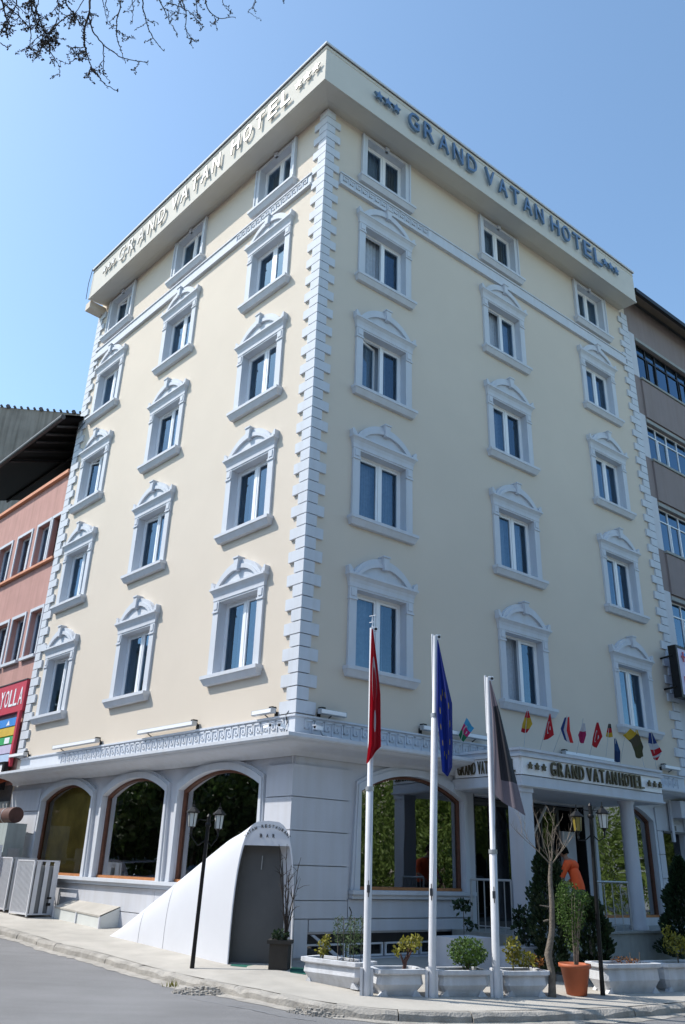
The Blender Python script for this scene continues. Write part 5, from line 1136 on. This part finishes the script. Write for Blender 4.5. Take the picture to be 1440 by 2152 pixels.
mb = MB(); mb.add([(13.46, .0, 20.95), (34, .0, 20.95), (34, -.62, 20.62), (13.2, -.62, 20.62)], [(0, 1, 2, 3)]); RB(mb, 'eave_soffit', 'eave')
mb = MB(); mb.box(13.2, 34, -.72, -.60, 20.55, 20.72); RB(mb, 'gutter', 'black'); mb = MB(); mb.add([(13.3, -.7, 20.72), (34, -.7, 20.72), (34, 6, 22.6), (13.3, 6, 22.6)], [(0, 1, 2, 3)]); RB(mb, 'roof', 'dkgrey')
mb = MB(); mb.box(13.46, 34, .0, .3, -.4, 3.2); RB(mb, 'ground_floor_wall', 'ground')
sg = thing('light_box_sign', tuple(PR(12.75, .55, 6.2)), 'white light box sign in a black frame cut by the right edge of the photo', 'sign', None, RZ)
mb = MB(); mb.box(.08, 2.2, -.02, .2, .08, 1.42); mb.build('board', 'lav', sg); mb = MB(); mb.box(0, .08, -.03, .22, 0, 1.5); mb.box(.08, 2.2, -.03, .22, 0, .08); mb.box(.08, 2.2, -.03, .22, 1.42, 1.5); mb.build('frame', 'black', sg)
link('letter', letter_mesh('T', .5, .62, .02, 'blue'), sg, (.55, -.021, .68)); mb = MB(); mb.box(.22, .42, -.05, -.04, 1.16, 1.21); mb.box(.29, .35, -.05, -.04, 1.04, 1.33); mb.build('cross_mark', 'red', sg)
link('letter', letter_mesh('D', .15, .20, .02, 'red'), sg, (.34, -.021, .42)); mb = MB(); mb.box(.28, 1.6, -.04, -.021, .13, .34); mb.build('red_band', 'red', sg)
mb = MB(); mb.tube([(.0, .1, .3), (.1, .55, .3)], .03, 6); mb.tube([(.0, .1, 1.2), (.1, .55, 1.2)], .03, 6); mb.build('bracket', 'black', sg)

# ================================================================== OVERHANGING TREE at the top left
def sky_tree():
    base = Vector((-4.6, -12.2, 0)); z0 = gz(base.x, base.y) - .12
    t = thing('street_tree', (base.x, base.y, z0), 'overhanging street tree with thin budding twigs reaching into the top left of the sky', 'tree')
    L = lambda p: tuple(Vector(p) - Vector((base.x, base.y, z0)))
    mb = MB(); crown = CAM + (CM @ Vector(((-420 - 720) / 1695.26, -(-330 - 1076) / 1695.26, -1))) * 6.4; mb.tube([(0, 0, 0), (.05, 0, 1.2), tuple((Vector(L(crown))) * .45), L(crown)], [.26, .22, .18, .14], 12); mb.build('trunk', 'bark', t)
    r = random.Random(5); mb = MB(); bd = MB()
    D = 6.6                                  # horizontal distance of the twigs
    def pt(u, v, d): dd_ = CM @ Vector(((u - 720) / 1695.26, -(v - 1076) / 1695.26, -1)); return CAM + dd_ * (d / math.hypot(dd_.x, dd_.y))
    roots = [((-30, -60), -.4), ((195, -40), 0), ((255, -70), .5), ((330, -50), .2), ((70, -50), -.2), ((430, -60), .7)]
    for (u, v), o_ in roots: mb.tube([L(crown), L(pt(u * .35 - 220, -300, D + o_ * .5)), L(pt(u * .9, -170, D + o_)), L(pt(u, v, D + o_))], [.06, .035, .02, .013], 7)
    def bud(p, s_):
        for _ in range(r.choice((1, 2, 2, 3))):
            d = Vector((r.uniform(-1, 1), r.uniform(-1, 1), r.uniform(-.8, .6))).normalized(); e = d.cross(Vector((r.uniform(-1, 1), r.uniform(-1, 1), r.uniform(-1, 1)))).normalized() * .35; k = s_ * r.uniform(.6, 1.5)
            a, b, c, q = p, p + (d * .5 + e) * k, p + d * k, p + (d * .5 - e) * k; f_ = d.cross(e).normalized() * .3
            bd.add([L(a), L(b), L(c), L(q), L(p + (d * .5 + f_ * .8) * k), L(p + (d * .5 - f_ * .8) * k)], [(0, 1, 2, 3), (0, 4, 2, 5)])
    def twig(path, o_, th=.007, side=1.0, lvl=2):
        P = []; d = D + o_
        for i in range(len(path) - 1):
            for j in range(5):
                f_ = j / 5; u = path[i][0] + (path[i + 1][0] - path[i][0]) * f_ + r.uniform(-1.2, 1.2); v = path[i][1] + (path[i + 1][1] - path[i][1]) * f_ + r.uniform(-1.2, 1.2); P.append((u, v))
        P.append(path[-1]); pts = [pt(u, v, d + .02 * k) for k, (u, v) in enumerate(P)]
        mb.tube([L(p) for p in pts], [th * (1 - .7 * k / len(pts)) + .0012 for k in range(len(pts))], 5)
        for k in range(2, len(pts)):
            if r.random() < .62: bud(pts[k] + Vector((r.uniform(-.01, .01), 0, r.uniform(-.02, .02))), .017)
            if lvl and r.random() < .27 * side:
                u, v = P[k]; a = r.uniform(.2, 2.9); ln_ = r.uniform(14, 42) * (1 if lvl == 2 else .6); twig([(u, v), (u + ln_ * .5 * math.cos(a) + r.uniform(-4, 4), v + ln_ * .5 * math.sin(a)), (u + ln_ * math.cos(a), v + ln_ * math.sin(a) * .9)], o_ + .02 * k + r.uniform(-.08, .08), th * .45, side, lvl - 1)
        bud(pts[-1], .024)
    twig([(195, -40), (186, 30), (176, 70), (180, 105), (194, 145)], 0, .013); twig([(194, 145), (208, 162), (222, 178), (245, 190)], .1, .007, .6)
    twig([(186, 32), (195, 65), (218, 95), (250, 118), (272, 125), (310, 132)], .1, .008); twig([(217, 92), (218, 125), (218, 155), (232, 172)], .2, .005, .5)
    twig([(255, -70), (255, 5), (246, 40), (245, 70), (252, 100), (264, 130)], .5, .008, .8); twig([(300, -30), (300, 15), (310, 55), (325, 85), (344, 107)], .4, .008, .5)
    twig([(70, -50), (72, 10), (86, 50), (102, 80), (104, 105)], -.2, .010); twig([(66, -30), (66, 20), (78, 45), (90, 60)], -.1, .008)
    twig([(-30, -60), (5, 5), (25, 20), (50, 45)], -.4, .010); twig([(0, -20), (10, 30), (22, 55), (18, 72)], -.3, .008); twig([(30, -30), (35, 10), (20, 35), (16, 60)], -.3, .007)
    twig([(130, -30), (140, 8), (156, 30), (168, 52)], -.05, .009); twig([(148, 30), (125, 46), (100, 70), (80, 78)], -.1, .006); twig([(176, 100), (150, 100), (140, 95)], 0, .005); twig([(185, 124), (158, 122), (145, 135), (128, 128)], 0, .004, .4)
    twig([(120, 40), (112, 60), (98, 78), (64, 100)], -.1, .006); twig([(60, 40), (66, 75), (62, 100)], -.2, .005); twig([(0, 90), (15, 100), (22, 96)], -.3, .004, .4)
    twig([(340, -50), (335, 0), (348, 25), (356, 45)], .2, .008); twig([(380, -50), (385, 5), (392, 30), (390, 55), (394, 78)], .3, .007, .6); twig([(430, -60), (432, 5), (440, 25), (460, 38), (495, 36)], .6, .008, .7)
    twig([(350, 5), (375, 12), (400, 25), (425, 55)], .3, .006, .8); twig([(410, -30), (412, 10), (418, 38)], .5, .006); twig([(540, -20), (535, 10), (522, 24)], .8, .005, .3); twig([(595, -20), (597, 4)], .9, .005, 0)
    twig([(225, -20), (222, 10), (228, 25), (226, 38)], .4, .005, .5); twig([(275, -20), (280, 20), (278, 48)], .4, .005, .5); twig([(465, -20), (470, 10), (480, 14)], .7, .005, .5)
    for _ in range(6): u = rnd.uniform(-10, 230); twig([(u, -30), (u + rnd.uniform(-15, 15), 0), (u + rnd.uniform(-20, 20), rnd.uniform(20, 50))], rnd.uniform(-.5, .3), .006, .8)
    for _ in range(6): u = rnd.uniform(230, 440); twig([(u, -30), (u + rnd.uniform(-8, 8), -5), (u + rnd.uniform(-12, 12), rnd.uniform(4, 22))], rnd.uniform(.2, .7), .005, .5)
    mb.build('branch', 'twig', t); o = bd.build('buds', 'bud', t); o['kind'] = 'stuff'
sky_tree()

# ================================================================== STREET BEHIND THE VIEWER (seen in the glass; houses and willow row added against low sky light)
def crown_mesh(n, r_, size, m, seed, droop=0):
    r = random.Random(seed); mb = MB(); cl = [(Vector((r.gauss(0, .45), r.gauss(0, .45), r.gauss(0, .40))), r.uniform(.28, .5)) for _ in range(26)]
    for _ in range(n):
        c, k = r.choice(cl); v = Vector((r.gauss(0, 1), r.gauss(0, 1), r.gauss(0, 1))).normalized() * k * r.uniform(.5, 1); p = (c + v) * r_
        if droop: p.z -= droop * r.random() * r_
        d = Vector((r.gauss(0, 1), r.gauss(0, 1), r.gauss(-.8 if droop else .2, 1))).normalized(); e = d.cross(Vector((r.gauss(0, 1), r.gauss(0, 1), r.gauss(0, 1)))).normalized(); s_ = size * r.uniform(.6, 1.4); w = .2 if droop else .35
        mb.add([tuple(p), tuple(p + d * s_ * .5 + e * s_ * w), tuple(p + d * s_), tuple(p + d * s_ * .5 - e * s_ * w)], [(0, 1, 2, 3)])
    return mb.mesh('crown', m)
def bigtree(x, y, h, me, sc, label, group):
    t = thing('street_tree', (x, y, gz(x, y) - .12), label, 'tree', group); mb = MB(); mb.tube([(0, 0, 0), (.1, 0, h * .4), (.0, .1, h * .75)], [.2, .16, .08], 9); mb.build('trunk', 'bark', t); o = link('crown', me, t, (0, 0, h * .78)); o.scale = (sc,) * 3
CW = crown_mesh(15000, 3.0, .20, 'willow', 3, .5); CD = crown_mesh(12000, 3.0, .24, 'leafdeep', 4)
GT = 'trees along the streets behind the viewer'
bigtree(19, -4.5, 5.2, CW, 1.05, 'yellow green willow across the right street, mirrored in the big right window', GT)
bigtree(24, 1.5, 6.0, CW, 1.15, 'second yellow green willow across the right street, mirrored in the entrance glass', GT)
bigtree(29, -6, 6.0, CW, 1.2, 'third yellow green willow farther across the right street', GT)
for i, (s_, off, h, sc) in enumerate(((3, 19, 6.0, 1.35), (11, 20, 6.2, 1.45), (19, 19, 6.0, 1.4), (28, 19, 6.4, 1.5), (38, 18, 6.2, 1.5))):  # willow row added to shade the street and block low sky
    q = PR(s_, off); bigtree(q.x, q.y, h, CW, sc, 'spreading yellow green willow added on the far side of the right street, ' + ('nearest', 'second', 'third', 'fourth', 'farthest')[i] + ' of its row', GT)
for i, (s_, off, h, sc) in enumerate(((13.5, 11.5, 5.0, 1.15), (19, 10.5, 5.4, 1.25), (25, 11, 5.0, 1.2), (31, 10.5, 5.4, 1.3), (37, 9.5, 5.2, 1.3), (8, 12, 5.4, 1.15))):
    q = PL(s_, off); bigtree(q.x, q.y, h, CD, sc, 'dense dark green tree across the left street, ' + ('second', 'third', 'fourth', 'fifth', 'farthest', 'nearest')[i] + ' of its row', GT)
def car(x, y, ang, paint, label):
    t = thing('parked_car', (x, y, gz(x, y) - .12), label, 'car', 'cars parked across the left street', ang)
    prof = [(-2.1, .35), (-2.12, .62), (-2.0, .78), (-1.2, .90), (-.55, 1.36), (.0, 1.44), (.8, 1.42), (1.45, 1.05), (2.05, .95), (2.12, .6), (2.08, .32)]
    wd = [.72, .82, .84, .86, .70, .66, .66, .74, .80, .82, .74]; mb = MB(); mb.smooth = True
    a = [(px, -w, pz) for (px, pz), w in zip(prof, wd)]; b = [(px, w, pz) for (px, pz), w in zip(prof, wd)]; mb.strip(a, b)
    lowr = [(px, -.86 if -2 < px < 2 else -.74, .32) for px, _ in prof]; mid = [(px, -.88 if abs(px) < 1.9 else -.8, min(pz, .88)) for px, pz in prof]
    mb.strip(lowr, mid); mb.strip([(p[0], -p[1], p[2]) for p in mid], [(p[0], -p[1], p[2]) for p in lowr]); mb.strip(mid, a); mb.strip(b, [(p[0], -p[1], p[2]) for p in mid]); mb.build('body', paint, t)
    for sy in (-1, 1):
        mb = MB(); q = [(-1.05, .93), (-.50, 1.31), (.78, 1.36), (1.30, 1.04), (1.2, .93)]; mb.add([(px, sy * (.885 - (pz - .88) * .42), pz) for px, pz in q], [tuple(range(5))]); mb.build('side_window', 'darkglass', t)
        for px in (-1.35, 1.3):
            mb = MB(); mb.tube([(px, sy * .70, .32), (px, sy * .89, .32)], .33, 20); w_ = mb.build('wheel', 'tyre', t); mb = MB(); mb.tube([(px, sy * .885, .32), (px, sy * .90, .32)], .2, 12); mb.build('rim', 'galv', w_)
        mb = MB(); mb.box(-.95, -.8, sy * .9 - .08, sy * .9 + .08, .95, 1.07); mb.build('mirror', paint, t)
    for q0, q1, w0, w1 in (((-1.15, .95), (-.6, 1.33), .78, .66), ((.86, 1.40), (1.42, 1.08), .62, .70)):
        mb = MB(); mb.add([(q0[0] - .03, -w0, q0[1]), (q0[0] - .03, w0, q0[1]), (q1[0] - .03 if q1[0] < 0 else q1[0] + .03, w1, q1[1] + .02), (q1[0] - .03 if q1[0] < 0 else q1[0] + .03, -w1, q1[1] + .02)], [(0, 1, 2, 3)]); mb.build('windscreen', 'darkglass', t)
M['carwhite'] = mat('car_paint_white', (.7, .71, .73), .2, .01); M['carsilver'] = mat('car_paint_silver', (.35, .38, .42), .22, .02, metal=.5); M['carblue'] = mat('car_paint_dark_blue', (.03, .07, .13), .18, .02)
ca_ = math.atan2(dL.y, dL.x)
for s_, off, m_, lb in ((22.6, 7.0, 'carwhite', 'white hatchback parked across the left street, farthest along it'), (17.6, 7.0, 'carsilver', 'silver saloon parked across the left street between two others'), (12.4, 7.1, 'carblue', 'dark blue saloon parked across the left street nearest to the viewer')):
    q = PL(s_, off); car(q.x, q.y, ca_, m_, lb)
# buildings added around the streets to block low sky light
def block(name, label, c, w, d, h, ang, m, floors, group='added buildings across the streets behind the viewer', bays=None):
    t = thing(name, (c[0], c[1], gz(c[0], c[1]) - .3), label, 'building', group, ang); bays = bays or int(w / 3.2); fh = h / floors
    mb = MB(); mb.box(-w / 2, w / 2, .25, d, 0, h); mb.build('wall', m, t); mb = MB(); mb.box(-w / 2 - .3, w / 2 + .3, -.15, d + .3, h, h + .5); mb.build('roof', 'tile' if h < 11 else 'stone', t)
    hs = [(-w / 2 + (i + .5) * w / bays - .6, -w / 2 + (i + .5) * w / bays + .6, f * fh + .9, f * fh + fh - .7) for i in range(bays) for f in range(floors)]
    mb = MB(); wall(mb, -w / 2, w / 2, 0, h, hs, y=0, depth=.22); mb.build('facade_wall', m, t)
    fm = None
    for a, b, z0, z1 in hs:
        if fm is None:
            W_, H_ = b - a, z1 - z0; k = MB(); k.box(0, W_, .16, .2, 0, .06); k.box(0, W_, .16, .2, H_ - .06, H_); k.box(0, .06, .16, .2, 0, H_); k.box(W_ - .06, W_, .16, .2, 0, H_); k.box(W_ / 2 - .03, W_ / 2 + .03, .16, .2, 0, H_); fm = k.mesh('window', 'pvc'); g_ = MB(); g_.quad((0, .19, 0), (W_, .19, 0), (W_, .19, H_), (0, .19, H_)); gm = g_.mesh('glass_pane', 'darkglass')
        o = link('window', fm, t, (a, 0, z0)); link('glass_pane', gm, o)
    return t
# front side of a block is its local -y
def facing(c, to): v = Vector((to[0] - c[0], to[1] - c[1])); return math.atan2(v.y, v.x) + math.pi / 2
block('added_house', 'added ochre apartment house across the left street', PL(3, 24)[:2], 22, 9, 10.5, LZ + math.pi, 'pink', 3)
block('added_house', 'added grey apartment house farther along the left street', PL(25, 20)[:2], 20, 9, 11, LZ + math.pi, 'stone', 4)
block('added_house', 'added cream apartment house at the far end of the left street', PL(46, 14)[:2], 20, 9, 14, LZ + math.pi, 'soffit', 4)
block('added_house', 'added long grey house behind the viewer', (-6, -36), 34, 10, 17, facing((0, -40), (0, 0)), 'stone', 4)
block('added_house', 'added pale house behind the viewer to the right', (27, -30), 30, 10, 17, facing((24, -33), (0, 0)), 'soffit', 4)
block('added_house', 'added pale yellow house beyond the willows across the right street', (44, -9), 26, 10, 13, facing((40, -9), (8, 2)), 'cream', 3)
block('added_house', 'added grey house at the end of the right street', PR(48, 22)[:2], 30, 10, 12, RZ + math.pi, 'stone', 4)
block('added_house', 'added mauve house across the left street corner', (-31, -20), 24, 10, 13, facing((-31, -20), (0, 0)), 'purple', 4)
